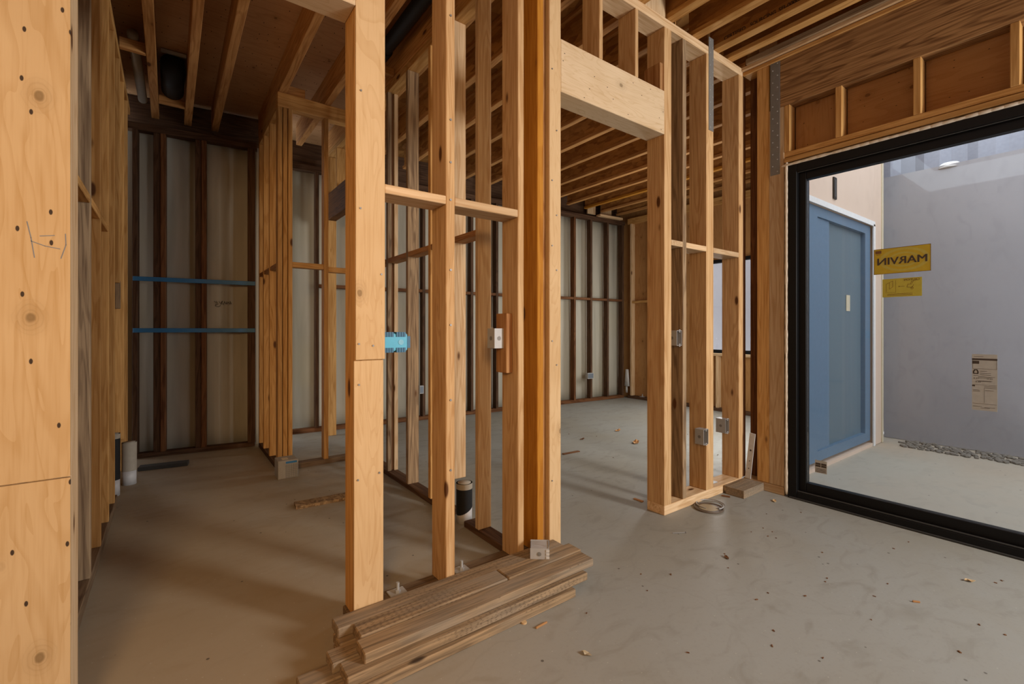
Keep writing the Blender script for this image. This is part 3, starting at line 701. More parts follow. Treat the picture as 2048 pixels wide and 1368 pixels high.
# anchor bolts on the plates
def anchor(x, y, z, label, h=0.05, s=0.038):
    r = empty('anchor_bolt', (x, y, z), label, 'anchor bolt')
    bm = bmesh.new(); bx(bm, x - s, x + s, y - s, y + s, z, z + 0.006); bmesh.ops.bevel(bm, geom=bm.edges[:], offset=0.0015, segments=1, affect='EDGES'); finish('washer_plate', bm, STEEL, r, Matrix.Identity(4))
    bm = bmesh.new(); cyl(bm, (x, y, z + 0.006), (x, y, z + h), 0.007, 12); finish('bolt', bm, STEEL, r, Matrix.Identity(4))
    bm = bmesh.new(); cyl(bm, (x, y, z + 0.006), (x, y, z + 0.019), 0.013, 6); finish('nut', bm, STEEL, r, Matrix.Identity(4))
anchor(0.81, 1.945, ZS, 'anchor bolt with square washer beside the big post')
anchor(1.135, 1.945, ZS, 'anchor bolt with square washer beyond the slim stud')
anchor(3.33, 1.945, ZS, 'tall anchor bolt between the strapped stud and corner stud', 0.11)

# steel straps
def strap(name, boxm, face, label):
    x0, x1, y0, y1, z0, z1 = boxm
    root = empty(name, ((x0 + x1) / 2, (y0 + y1) / 2, z0), label, 'strap')
    bm = bmesh.new(); bx(bm, *boxm); finish('strip', bm, STRAP, root, Matrix.Identity(4))
    bm = bmesh.new(); n = int((z1 - z0) / 0.045)
    for k in range(n):
        z = z0 + (k + 0.5) * (z1 - z0) / n
        if face == 'Y': p = Vector((x0 + (x1 - x0) * (0.25 + 0.5 * (k % 2)), y0, z)); e = Vector((0, -0.003, 0))
        else: p = Vector((x0, y0 + (y1 - y0) * (0.25 + 0.5 * (k % 2)), z)); e = Vector((-0.003, 0, 0))
        cyl(bm, p, p + e, 0.0042, 8)
    finish('nail_heads', bm, STEEL, root, Matrix.Identity(4))
strap('metal_strap', (xa(1417), xa(1427) - 0.004, YA0 - 0.003, YA0, 2.69, 3.37), 'Y', 'perforated steel strap nailed over the stud and top plate')
strap('metal_strap', (XW - 0.003, XW, yx(1560, XW), yx(1541, XW), 2.395, 3.25), 'X', 'perforated steel strap on the post beside the glass door')

# ------------------------------------------------------------------ glazed wall framing
WT = XW + 0.14
board('post', XW, WT, yx(1538, XW), yx(1514, XW), 0.066, 3.24, AMBER, 'orange post in the glazed wall beside the dark gap')
board('post', XW, WT, DO + 0.028, yx(1538, XW), 0.066, 2.89, FIR, 'pale rough-edged post directly beside the glass door frame')
board('bottom_plate', XW, WT, DO + 0.028, 1.86, 0.0, 0.064, FIR, 'short bottom plate under the posts beside the glass door')
board('short_board', 3.355, XW - 0.004, 1.70, YA0 - 0.005, 0, 0.06, TREAT, 'short weathered board lying on the floor in the corner', 'board')
bm = bmesh.new(); bx(bm, WT + 0.002, WT + 0.015, DO + 0.03, 1.668, 0, 3.6); bx(bm, WT + 0.002, WT + 0.015, -3.0, DO + 0.03, 2.46, 3.6)
struct('wall_glazed', bm, SHEATH)
board('stud', XW + 0.002, XW + 0.04, 1.862, 2.0, ZS, 3.24, OLDRED, 'dark stud deep in the corner gap beside the glass door')
board('stud', XW + 0.10, WT, 1.76, 1.855, 0.066, 3.24, OLDRED, 'dark set-back stud at the bottom of the corner gap')
board('strand_beam', XW, WT - 0.02, -3.0, yx(1560, XW), 2.89, 3.24, PSL, 'dark streaky laminated beam above the glass door', 'beam')
board('top_plate', XW - 0.012, WT, -3.0, 1.86, 3.24, 3.268, AMBER, 'lower orange top plate above the laminated beam')
board('top_plate', XW - 0.03, WT, -3.0, 1.86, 3.272, 3.30, FIR, 'upper top plate of the glazed wall under the dark rim')
board('rim_board', XW - 0.045, XW - 0.01, -3.0, 1.82, 3.30, 3.345, GREYWOOD, 'grey brown ledger strip above the glazed wall plates', 'board')
board('door_head', XW - 0.004, WT, -3.0, DO + 0.026, 2.466, 2.500, AMBER, 'lower flat board of the sliding door head', 'board')
board('door_head', XW + 0.004, WT, -3.0, DO + 0.03, 2.506, 2.545, AMBER, 'upper flat board of the sliding door head', 'board')
YCS = [DO + 0.008, yx(1677, XW), yx(1834, XW), yx(2030, XW), -0.03, -0.43, -0.83, -1.23]
for i, y in enumerate(YCS):
    lab = {0: 'short cripple stud above the door corner next to the steel strap', 1: 'second short cripple stud above the glass door', 2: 'third short cripple stud above the glass door', 3: 'fourth short cripple stud above the glass door'}.get(i)
    if i > 3: continue
    board('cripple_stud', XW, WT - 0.05, y - 0.019, y + 0.019, 2.545, 2.89, AMBER, lab, 'stud')
for i in range(4):
    ya = YCS[i] - 0.02; yb = YCS[i + 1] + 0.02
    board('sheathing_panel', WT - 0.045, WT - 0.03, yb, ya, 2.545, 2.89, SHEATH, '%s recessed plywood panel above the glass door' % ORD[i], 'panel')
# leaning metal bar
tl = Matrix.Rotation(math.radians(6), 4, 'X')
bm = bmesh.new()
bx(bm, -0.003, 0.003, -0.022, 0.022, -0.18, 0.18); bmesh.ops.bevel(bm, geom=bm.edges[:], offset=0.0012, segments=1, affect='EDGES')
o = tag(finish('metal_bracket', bm, WHITE, None, Matrix.Translation((XW - 0.012, 1.80, 0.246)) @ tl), 'pale metal bracket with holes leaning in the corner gap', 'bracket')
bm = bmesh.new()
for z in (0.045, -0.04, -0.1): cyl(bm, (-0.0045, 0, z), (-0.003, 0, z), 0.007 if z > 0 else 0.004, 12)
finish('hole', bm, INK, o, Matrix.Translation((XW - 0.012, 1.80, 0.246)) @ tl)

# ------------------------------------------------------------------ left wall studs
XL = -0.30
YS = [2.956, 3.353, 3.75, 4.126, 4.52, 4.92, 5.30]
MS = [GREYWOOD, AMBER, AMBER, AMBER, AMBER, AMBER, AMBER]
LS = ['grey weathered stud, first behind the plywood wall end', 'orange stud just beyond the grey weathered stud', 'third stud of the plumbing wall', 'fourth stud of the plumbing wall', 'fifth stud of the plumbing wall, cut off halfway', 'sixth stud of the plumbing wall, cut above the pipe', 'seventh stud of the plumbing wall next to the back corner']
for i, y in enumerate(YS):
    z0 = {4: 1.58, 5: 0.345}.get(i, ZS if i < 4 else 0.0)
    board('stud', XL - 0.14, XL, y - 0.038, y, z0, ZT, MS[i], LS[i])
board('stud', XL - 0.14, XL, 2.52, 2.558, ZS, ZT, AMBER, 'stud of the plumbing wall hidden close behind the plywood end')
board('scab_block', XL - 0.10, XL, 4.53, 4.57, 1.39, 1.60, GREYWOOD, 'weathered block at the cut end of the fifth plumbing wall stud', 'block')
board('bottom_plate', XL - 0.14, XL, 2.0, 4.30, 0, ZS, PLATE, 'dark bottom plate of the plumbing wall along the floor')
board('top_plate', XL - 0.14, XL, 2.0, 5.6, ZT, ZJ, AMBER, 'top plate of the plumbing wall under the dark joists')
for i in range(3):
    board('fire_block', XL - 0.14, XL, ([2.558] + YS)[i], ([2.558] + YS)[i + 1] - 0.038, 1.825, 1.863, AMBER, '%s flat block between plumbing wall studs from the plywood end' % ORD[i], 'blocking')
# pencil marks on the plywood
pm = plane_y(0, YA0 - 0.0008, 0)
bm = bmesh.new()
def pp(u, v): x = xa(u); return (x, zz(v, x, YA0))
for pts in ([(54, 443), (62, 475), (69, 515)], [(62, 482), (90, 492), (120, 498)], [(80, 472), (109, 471)], [(131, 468), (132, 490), (122, 517)]):
    stroke(bm, [pp(*p) for p in pts], 0.0022, pm)
tag(finish('pencil_mark', bm, PENCIL), 'grey carpenter pencil mark on the plywood wall face', 'pencil mark')

# plumbing stubs
def pipe_stub(x, y, r, zbase, ztop, label, mtop, zsplit, slant=0.03):
    root = empty('pipe_stub', (x, y, 0), label, 'pipe')
    bm = bmesh.new(); cyl(bm, (x, y, 0), (x, y, zsplit + slant), r, 28); o = finish('base_sleeve', bm, PIPEWHITE, root, Matrix.Identity(4), True)
    bm = bmesh.new(); cyl(bm, (x, y, zsplit - slant * 0.3), (x, y, ztop), r * 1.04, 28, caps=False)
    for v in bm.verts:
        if v.co.z < zsplit + 0.01: v.co.z += (v.co.x - x) / r * slant
    cyl(bm, (x, y, ztop - 0.02), (x, y, ztop - 0.018), r, 28)
    o = finish('wrap', bm, mtop, root, Matrix.Identity(4), True); o['label'] = 'dark wrapping around the upper pipe'
    bm = bmesh.new(); cyl(bm, (x, y, ztop - 0.035), (x, y, ztop), r * 1.05, 28, caps=False); cyl(bm, (x, y, ztop - 0.001), (x, y, ztop + 0.002), r * 0.86, 28)
    finish('cap', bm, WRAP, root, Matrix.Identity(4), True)
    return root
pipe_stub(1.522, 2.575, 0.050, 0, 0.250, 'black and white pipe stub rising through the partition plate', BLACKPIPE, 0.085, 0.025)
pipe_stub(-0.262, 4.79, 0.046, 0, 0.335, 'grey wrapped pipe stub beside the plumbing wall', WRAP, 0.11, 0.0)
pipe_stub(-0.345, 4.52, 0.045, 0, 0.46, 'taller pipe stub partly hidden behind the plumbing wall studs', BLACKPIPE, 0.12, 0.0)
board('wood_scrap', fl(275, 0 + 950).x, fl(275, 950).x + 0.36, fl(300, 940).y - 0.02, fl(300, 940).y + 0.08, 0, 0.032, CHAR, 'blackened wood scrap lying by the pipe stubs', 'scrap', tilt=Matrix.Rotation(math.radians(-8), 4, 'Z'))

# ------------------------------------------------------------------ back wall framing behind the small room
def BL(name, a0, a1, d0, d1, z0, z1, mat, label, cat=None): return board(name, a0, a1, d0, d1, z0, z1, mat, label, cat, frame=FL_)
UL = lambda u: ain(u, FLI)
ZB = 3.145
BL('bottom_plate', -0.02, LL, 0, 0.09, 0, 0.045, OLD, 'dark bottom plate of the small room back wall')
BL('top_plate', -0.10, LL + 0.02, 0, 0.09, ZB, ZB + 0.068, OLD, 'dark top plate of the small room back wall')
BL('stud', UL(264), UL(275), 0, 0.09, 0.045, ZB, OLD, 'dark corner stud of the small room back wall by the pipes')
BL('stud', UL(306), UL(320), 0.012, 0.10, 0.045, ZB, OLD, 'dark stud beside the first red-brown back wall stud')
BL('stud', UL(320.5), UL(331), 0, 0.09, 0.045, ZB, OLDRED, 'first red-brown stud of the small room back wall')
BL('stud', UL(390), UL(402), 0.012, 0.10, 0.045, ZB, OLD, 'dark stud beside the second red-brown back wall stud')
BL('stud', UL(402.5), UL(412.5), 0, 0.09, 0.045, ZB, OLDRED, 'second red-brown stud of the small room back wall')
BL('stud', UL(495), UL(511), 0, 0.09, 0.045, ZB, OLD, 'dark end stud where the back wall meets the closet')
for v, lab in ((557, 'upper blue metal backing strip across the back wall'), (660.5, 'lower blue metal backing strip across the back wall')):
    z = zin(v, 0.05, FL_)
    BL('backing_strip', UL(266), UL(510), -0.012, -0.001, z - 0.022, z + 0.020, BLUESTRAP, lab, 'backing strip')
bm = bmesh.new()
Pn = FL_ @ plane_y(0, 0.095, 0)
def sp(u, v): a = ain(u, FLI); return (a, zin(v, a, FL_))
for pts in ([(427, 601), (432, 605), (429, 611), (435, 607), (431, 601)], [(437, 602), (441, 608), (444, 601), (441, 604), (445, 608)], [(446, 608), (448, 602), (451, 607), (453, 602)], [(453, 607), (456, 603), (458, 607)], [(459, 602), (462, 606), (459, 607), (460, 602)], [(430, 612), (436, 613), (440, 610)]):
    stroke(bm, [sp(*p) for p in pts], 0.0045, Pn)
tag(finish('marker_scribble', bm, INK), 'dark handwritten scribble on the grey back wall panel', 'writing')

# ------------------------------------------------------------------ closet partitions (C along Y, D along X)
XC = 0.75; YD = 4.43
PD = 0.045
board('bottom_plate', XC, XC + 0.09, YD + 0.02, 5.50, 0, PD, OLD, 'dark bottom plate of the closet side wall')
board('top_plate', XC, XC + 0.09, YD + 0.092, 5.50, 3.175, 3.30, AMBER, 'doubled top plate of the closet side wall')
CL = ['closet side wall stud next to the corner post', 'middle stud of the closet side wall', 'closet side wall stud next to the dark back wall']
for y, l in zip((4.84, 5.18, 5.46), CL): board('stud', XC, XC + 0.09, y, y + 0.04, PD, 3.175, AMBER, l)
for (a, b, l) in ((4.47, 4.84, 'closet side wall blocking beside the corner post'), (4.88, 5.18, 'closet side wall blocking in the middle bay'), (5.22, 5.46, 'closet side wall blocking beside the back wall')):
    board('fire_block', XC + 0.004, XC + 0.086, a, b, 1.785, 1.823, RED, l, 'blocking')
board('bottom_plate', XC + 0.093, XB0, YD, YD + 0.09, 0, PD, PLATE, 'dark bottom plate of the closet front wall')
board('top_plate', XC, XB0, YD - 0.0, YD + 0.09, 3.175, 3.30, AMBER, 'doubled top plate of the closet front wall')
xs = [xa(555.5, YD), xa(566, YD), xa(576.5, YD), xa(585, YD)]
board('stud', xs[0], xs[1] - 0.006, YD, YD + 0.088, PD, 3.175, AMBER, 'first of three studs bundled at the closet corner')
board('stud', xs[1] + 0.002, xs[2] - 0.004, YD + 0.006, YD + 0.088, PD, 3.175, AMBER, 'middle of three studs bundled at the closet corner')
board('stud', xs[2], xs[3], YD, YD + 0.088, PD, 3.175, AMBER, 'last of three studs bundled at the closet corner')
xd = xa(648, YD)
board('stud', xd, xd + 0.040, YD, YD + 0.088, PD, 3.175, AMBER, 'lone orange stud in the closet front wall')
board('fire_block', xs[3], xd, YD + 0.004, YD + 0.086, 1.785, 1.832, AMBER, 'closet front wall blocking beside the corner bundle', 'blocking')
board('fire_block', xd + 0.04, XB0, YD + 0.004, YD + 0.086, 1.765, 1.812, AMBER, 'closet front wall blocking beyond the lone stud', 'blocking')
# carton by the closet corner
bl, br = fl(556, 960), fl(596.5, 953)
cw, ch = br.x - bl.x, 0.150
cb = empty('carton', ((bl.x + br.x) / 2, bl.y + 0.075, 0), 'small grey printed carton on the floor at the closet corner', 'carton')
cy = (bl.y + br.y) / 2
bm = bmesh.new(); bx(bm, bl.x, br.x, cy, cy + 0.155, 0, ch); bmesh.ops.bevel(bm, geom=bm.edges[:], offset=0.003, segments=1, affect='EDGES'); finish('body', bm, CARTON, cb, Matrix.Identity(4))
bm = bmesh.new()
for i in range(7): xx = bl.x + cw * (0.38 + 0.09 * i); bx(bm, xx, xx + 0.006, cy - 0.0012, cy - 0.0002, 0.004, ch * 0.78)
for i in range(7): bx(bm, bl.x + cw * 0.36, br.x - 0.003, cy - 0.001, cy - 0.0002, ch * 0.1 * (i + 0.6), ch * 0.1 * (i + 0.6) + 0.003)
finish('grid_print', bm, CARTON2, cb, Matrix.Identity(4))
bm = bmesh.new(); bx(bm, bl.x + cw * 0.38, br.x - 0.01, cy - 0.0016, cy - 0.0002, ch * 0.82, ch * 0.93); finish('blue_band', bm, BLUESTRAP, cb, Matrix.Identity(4))['label'] = 'blue printed band'
bm = bmesh.new(); bx(bm, bl.x + cw * 0.25, bl.x + cw * 0.55, cy + 0.03, cy + 0.10, ch, ch + 0.001); finish('paper_label', bm, TRIMY, cb, Matrix.Identity(4))
# strand board offcut
ol, orr = fl(604, 1019), fl(686, 1005)
osb_m = finish('osb_offcut', (lambda b: (bx(b, -0.26, 0.26, -0.055, 0.055, 0, 0.02), b)[1])(bmesh.new()), OSBPALE, None, Matrix.Translation((ol.x + 0.23, ol.y + 0.055, 0)) @ Matrix.Rotation(math.radians(-4), 4, 'Z'))
tag(osb_m, 'flaky strand board offcut on the floor behind the big post', 'offcut')

# ------------------------------------------------------------------ partition B running back from the framed wall
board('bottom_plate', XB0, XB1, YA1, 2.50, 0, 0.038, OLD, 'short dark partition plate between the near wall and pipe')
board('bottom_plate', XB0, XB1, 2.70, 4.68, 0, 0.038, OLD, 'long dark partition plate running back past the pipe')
board('top_plate', XB0, XB1, YA1, 5.66, ZT, ZJ, AMBER, 'top plate of the inner partition')
board('joist', XB0 + 0.0, XB0 + 0.04, YA1 + 0.0, 5.6, ZJ, 3.52, JOIST, 'joist sitting directly on the inner partition plate')
BS = [(2.33, FIR, 0.038, 'pale stud of the inner partition next to the near wall'), (2.63, FIR, 0.262, 'partition stud cut short above the pipe stub'), (2.96, AMBER, 0.038, 'partition stud behind the slim orange sided stud'),
      (3.345, GREYWOOD, 0.038, 'grey weathered stud of the inner partition'), (4.17, AMBER, 0.038, 'partition stud behind the big post'), (4.60, AMBER, 0.038, 'partition stud at the near side of its doorway')]
for y, m, z0, l in BS: board('stud', XB0, XB1, y, y + 0.038, z0, ZT, m, l)
board('stud', XB0, XB0 + 0.034, 3.755, 3.793, 0.038, ZT, GREYWOOD, 'outer half of the split stud in the inner partition')
board('stud', XB0 + 0.036, XB1 - 0.036, 3.775, 3.815, 0.038, ZT, OLDRED, 'dark middle strip of the split partition stud')
board('stud', XB1 - 0.034, XB1, 3.755, 3.793, 0.038, ZT, FIR, 'inner half of the split stud in the inner partition')
for (a, b, l) in ((2.368, 2.63, 'partition blocking beside the near wall'), (2.668, 2.96, 'partition blocking above the pipe stub'), (2.998, 3.345, 'partition blocking before the grey weathered stud'), (3.383, 3.755, 'partition blocking between the grey stud and split stud'), (3.816, 4.17, 'partition blocking beyond the split stud')):
    board('fire_block', XB0, XB1 - 0.004, a, b, 1.795, 1.833, RED, l, 'blocking')
board('header', XB0, XB1, 4.638, 5.62, 2.505, 2.81, DARKRED, 'dark header over the partition doorway near the back wall')
board('jack_stud', XB0, XB1, 5.58, 5.62, 0, 2.505, AMBER, 'orange jack stud at the far side of the partition doorway', 'stud')
for y, l in ((5.26, 'nearer cripple stud over the partition doorway'), (5.60, 'farther cripple stud over the partition doorway')):
    board('cripple_stud', XB0, XB1, y - 0.02, y + 0.018, 2.81, ZT, AMBER, l, 'stud')

# ------------------------------------------------------------------ back wall framing of the far room
def BR(name, a0, a1, d0, d1, z0, z1, mat, label, cat=None): return board(name, a0, a1, d0, d1, z0, z1, mat, label, cat, frame=FR_)
UR = lambda u: ain(u, FRI)
ZR = 3.135
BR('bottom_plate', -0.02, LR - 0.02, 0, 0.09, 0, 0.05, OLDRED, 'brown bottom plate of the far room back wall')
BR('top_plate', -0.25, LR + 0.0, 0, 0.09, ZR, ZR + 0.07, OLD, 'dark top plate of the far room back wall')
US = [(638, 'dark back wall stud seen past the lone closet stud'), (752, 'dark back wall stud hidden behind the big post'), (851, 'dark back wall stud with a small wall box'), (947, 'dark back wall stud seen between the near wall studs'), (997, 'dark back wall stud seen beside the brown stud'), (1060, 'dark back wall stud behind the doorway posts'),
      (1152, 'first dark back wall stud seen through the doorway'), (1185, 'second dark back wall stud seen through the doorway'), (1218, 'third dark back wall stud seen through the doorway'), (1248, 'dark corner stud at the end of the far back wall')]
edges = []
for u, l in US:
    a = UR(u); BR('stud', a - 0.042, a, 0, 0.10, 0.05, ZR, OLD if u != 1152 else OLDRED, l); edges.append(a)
zf = zin(599, 5.0, FR_)
for i, (a, b) in enumerate(zip(edges[:-1], edges[1:])):
    BR('fire_block', a, b - 0.042, 0.004, 0.09, zf - 0.022, zf + 0.018, OLDRED, '%s blocking piece of the far back wall from the closet' % ORD[i], 'blocking')
a = UR(1196); b = UR(1241)
BR('loose_board', a, b, -0.06, 0.05, 3.208, 3.245, FIR, 'pale board lying on the dark back wall top plate', 'board')
for (u0, u1, l) in ((1180, 1196, 'first pale blocking panel between joist ends above back wall'), (1207, 1228, 'second pale blocking panel between joist ends above back wall')):
    BR('rim_block', UR(u0), UR(u1), 0.06, 0.085, 3.25, 3.55, FIR, l, 'blocking')
# little wall boxes on the back wall studs
def back_box(u0, u1, v0, v1, label):
    a0, a1 = UR(u0), UR(u1); z1, z0 = zin(v0, a0, FR_), zin(v1, a0, FR_)
    r = empty('electrical_box', FR_ @ Vector(((a0 + a1) / 2, 0, z0)), label, 'electrical box', 'metal electrical boxes')
    bm = bmesh.new(); bx(bm, a0, a1, -0.045, -0.002, z0, z1, FR_); finish('shell', bm, STEEL, r, Matrix.Identity(4))
    bm = bmesh.new(); bx(bm, a0 + 0.008, a1 - 0.008, -0.048, -0.045, z0 + 0.01, z1 - 0.01, FR_); finish('back_plate', bm, BOXIN, r, Matrix.Identity(4))
back_box(1172, 1183.5, 746, 757.5, 'small steel wall box on the second back wall stud past the doorway')
back_box(837, 845, 771, 787, 'small steel wall box on the back wall stud beyond the partition')

# right wall of the far room
for i, y in enumerate((5.40, 4.99, 4.58, 4.09, 3.06, 2.66, 2.26)):
    board('stud', XR, XR + 0.088, y, y + 0.04, 0.05, 3.14, AMBER if i else FIR, ['pale corner stud of the far side wall', 'pale far side wall stud seen through the doorway', 'third far side wall stud from the back corner', 'stud beside the far room window, corner side', 'stud beside the far room window, courtyard side', 'second side wall stud past the window', 'side wall stud near the courtyard wall'][i])
board('bottom_plate', XR, XR + 0.088, 2.0, 5.50, 0, 0.05, OLD, 'dark bottom plate of the far side wall')
board('top_plate', XR, XR + 0.088, 2.0, 5.50, 3.14, 3.24, AMBER, 'top plate of the far side wall')
for (a, b, l) in ((5.03, 5.40, 'far side wall blocking beside the back corner'), (4.62, 4.99, 'second far side wall blocking from the back corner')):
    board('fire_block', XR + 0.004, XR + 0.084, a, b, 1.71, 1.75, AMBER, l, 'blocking')
board('window_sill_board', XR, XR + 0.088, WY0 - 0.05, WY1 + 0.04, WZ0 - 0.045, WZ0 - 0.004, FIR, 'flat sill board under the far room window', 'board')
board('cripple_stud', XR, XR + 0.088, yx(1436, XR), yx(1436, XR) + 0.04, 0.05, WZ0 - 0.045, FIR, 'pale short stud below the far room window', 'stud')
bm = bmesh.new(); yt = yx(1254, XR - 0.03)
cyl(bm, (XR - 0.035, yt, 0.22), (XR - 0.03, yt, 0.52), 0.055, 14, 0.03); cyl(bm, (XR - 0.03, yt + 0.01, 0.10), (XR - 0.033, yt + 0.01, 0.22), 0.022, 12)
for v in bm.verts: v.co.x = XR - 0.03 + (v.co.x - XR + 0.03) * 0.5
tag(finish('plastic_sleeve', bm, WHITE, smooth=True), 'white tapered plastic sleeve hanging in the far room corner', 'sleeve')
anchor(XR + 0.04, 5.2, 0.05, 'small anchor bolt on the far side wall plate')

# ------------------------------------------------------------------ joists
LJ = [(-0.115, 'first dark joist above the small room from the plumbing wall'), (0.145, 'second dark joist above the small room from the plumbing wall'), (0.375, 'third dark joist above the small room with nail marks'),
      (0.79, 'fourth joist above the small room landing on the closet corner'), (1.165, 'fifth joist above the small room beside the black pipe')]
for x, l in LJ: board('joist', x - 0.03, x + 0.03, 1.9, 5.72 if x < 0.6 else 5.6, ZJ if x < 0.6 else 3.302, 3.533, JOIST, l)
board('joist_block', -0.30, -0.147, 4.42, 4.46, 3.30, 3.38, JOIST, 'short block between the plumbing wall and first dark joist', 'blocking')
board('joist_block', -0.083, 0.113, 5.28, 5.32, 3.30, 3.37, JOIST, 'short block between the first two dark joists', 'blocking')
board('joist_block', 0.82, 0.98, 4.46, 4.50, 3.302, 3.39, JOIST, 'short block beside the fourth joist on the closet plate', 'blocking')
board('joist_block', 1.2, 1.47, 3.60, 3.64, 3.302, 3.36, JOIST, 'short block under the end of the black pipe', 'blocking')
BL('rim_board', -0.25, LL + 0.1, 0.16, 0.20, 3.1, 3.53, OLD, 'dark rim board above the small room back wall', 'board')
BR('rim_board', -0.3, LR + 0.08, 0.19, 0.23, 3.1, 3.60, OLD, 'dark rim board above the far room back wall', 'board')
bm = bmesh.new(); cyl(bm, (-0.222, 4.40, 3.4145), (-0.205, 5.55, 3.39), 0.035, 18); tag(finish('vent_pipe', bm, WRAP, smooth=True), 'grey pipe lying between the joists above the plumbing wall', 'pipe')
r = empty('duct', (0.03, 5.0, 3.42), 'fat black duct between the first two dark joists', 'duct')
bm = bmesh.new(); cyl(bm, (0.02, 4.75, 3.43), (0.02, 5.27, 3.43), 0.085, 24); finish('tube', bm, BLACKPIPE, r, Matrix.Identity(4), True)
bm = bmesh.new(); bx(bm, -0.06, 0.11, 4.72, 4.74, 3.50, 3.525); finish('collar_strap', bm, STEEL, r, Matrix.Identity(4))['label'] = 'bright metal strap over the duct'
r = empty('drain_pipe', (1.345, 3.0, 3.42), 'black drain pipe running under the deck beside the partition', 'pipe')
bm = bmesh.new(); cyl(bm, (1.345, 1.9, 3.425), (1.345, 3.55, 3.41), 0.05, 24); finish('tube', bm, BLACKPIPE, r, Matrix.Identity(4), True)
bm = bmesh.new(); cyl(bm, (1.345, 3.47, 3.411), (1.345, 3.58, 3.41), 0.06, 24); finish('coupling', bm, BLACKPIPE, r, Matrix.Identity(4), True)

def i_joist(x0, x1, y0, y1, label, group, fmat=FIR, top=3.598):
    xm = (x0 + x1) / 2
    root = empty('i_joist', (xm, (y0 + y1) / 2, ZJ), label, 'joist', group)
    for (z0, z1, n) in ((ZJ + 0.001, ZJ + 0.037, 'bottom_flange'), (top - 0.036, top, 'top_flange')):
        board(n, x0, x1, y0, y1, z0, z1, fmat, parent=root)
    bm = bmesh.new(); bx(bm, -0.005, 0.005, -(y1 - y0) / 2, (y1 - y0) / 2, ZJ + 0.037 - 3.45, top - 0.036 - 3.45)
    finish('web', bm, OSB, root, Matrix.Translation((xm, (y0 + y1) / 2, 3.45)))
    return root
FJ = [3.28 + 0.41 * k for k in range(-4, 9)]
for i, x in enumerate(FJ):
    y0 = YA0 + 0.06 if x < XW else 1.83
    i_joist(x - 0.058, x, y0, 5.62 - 0.0 * x, '%s I-joist of the far room ceiling from the inner partition' % ORD[i], 'far room I-joists', ORANGE if i == 10 else JOIST)
NJ = [(1.73, 1.80), (2.05, 2.12), (2.36, 2.43), (2.66, 2.73), (2.955, 3.03), (3.235, 3.305), (3.425, 3.495)]
NL = ['I-joist over the near room above the slim stud bay', 'second near room I-joist above the doorway', 'third near room I-joist above the doorway', 'printed I-joist above the far doorway post', 'I-joist landing beside the steel strap on the top plate', 'I-joist with long printed wording near the glass door', 'last I-joist before the glazed wall']
NR = []
for (a, b), l in zip(NJ, NL): NR.append(i_joist(a, b, -3.0, YA0 + 0.05, l, 'near room I-joists', AMBER))
board('rim_block', 2.12, 2.36, YA0 + 0.01, YA0 + 0.04, ZJ, 3.56, FIR, 'pale blocking panel between joists above the doorway', 'blocking')
board('rim_block', 2.43, 2.645, YA0 + 0.002, YA0 + 0.04, ZJ, 3.56, FIR, 'pale blocking panel beside the printed joist above the plate', 'blocking')
def web_text(i, body, u0, size, z, sx=1.0):
    a, b = NJ[i]; x = (a + b) / 2 - 0.0056
    y = yx(u0, x)
    bm = text_bm(body, size, plane_x(x, y, z) @ Matrix.Diagonal((sx, 1, 1, 1)), bold=0.0011)
    finish('lettering', bm, INK, NR[i], Matrix.Identity(4))
web_text(3, 'TJI', 1366, 0.042, 3.375)
web_text(5, 'CERTIFIED', 1448, 0.036, 3.352, 0.95)
web_text(5, 'SOURCING', 1500, 0.036, 3.352, 0.95)
web_text(5, 'SFI-00008', 1557, 0.036, 3.352, 1.0)

# ------------------------------------------------------------------ lumber pile
def lum(x0, x1, y0, y1, z0, z1, label, jig=0.0): return board('treated_board', x0, x1, y0, y1, z0, z1, TREAT, label, 'board', 'treated boards in the lumber pile', bev=0.004, tilt=Matrix.Rotation(math.radians(jig), 4, 'Z'))
T = 0.038
lum(0.42, 1.504, 1.537, 1.626, 0, T, 'front board of the pile, on the floor', 0.0)
lum(0.348, 1.52, 1.632, 1.721, 0, T, 'middle floor-level board of the pile sticking out farthest')
lum(0.50, 1.55, 1.73, 1.82, 0, T, 'rear floor-level board of the pile')
lum(0.472, 1.60, 1.556, 1.645, T + 0.0005, 2 * T, 'front board of the pile in its middle layer')
lum(0.45, 1.50, 1.650, 1.735, T + 0.0005, 2 * T, 'middle board of the pile in its middle layer')
lum(0.50, 1.58, 1.739, 1.826, T + 0.0005, 2 * T, 'rear board of the pile in its middle layer')
lum(0.538, 1.665, 1.580, 1.672, 2 * T + 0.0005, 3 * T, 'long front board on top of the pile')
lum(0.556, 1.217, 1.675, 1.768, 2 * T + 0.0005, 3 * T + 0.004, 'longer piece of the cut middle board on top of the pile')
lum(1.223, 1.676, 1.675, 1.768, 2 * T + 0.0005, 3 * T + 0.004, 'shorter piece of the cut middle board on top of the pile')
lum(0.503, 1.645, 1.771, 1.856, 2 * T + 0.0005, 3 * T, 'rear board on top of the pile against the studs')
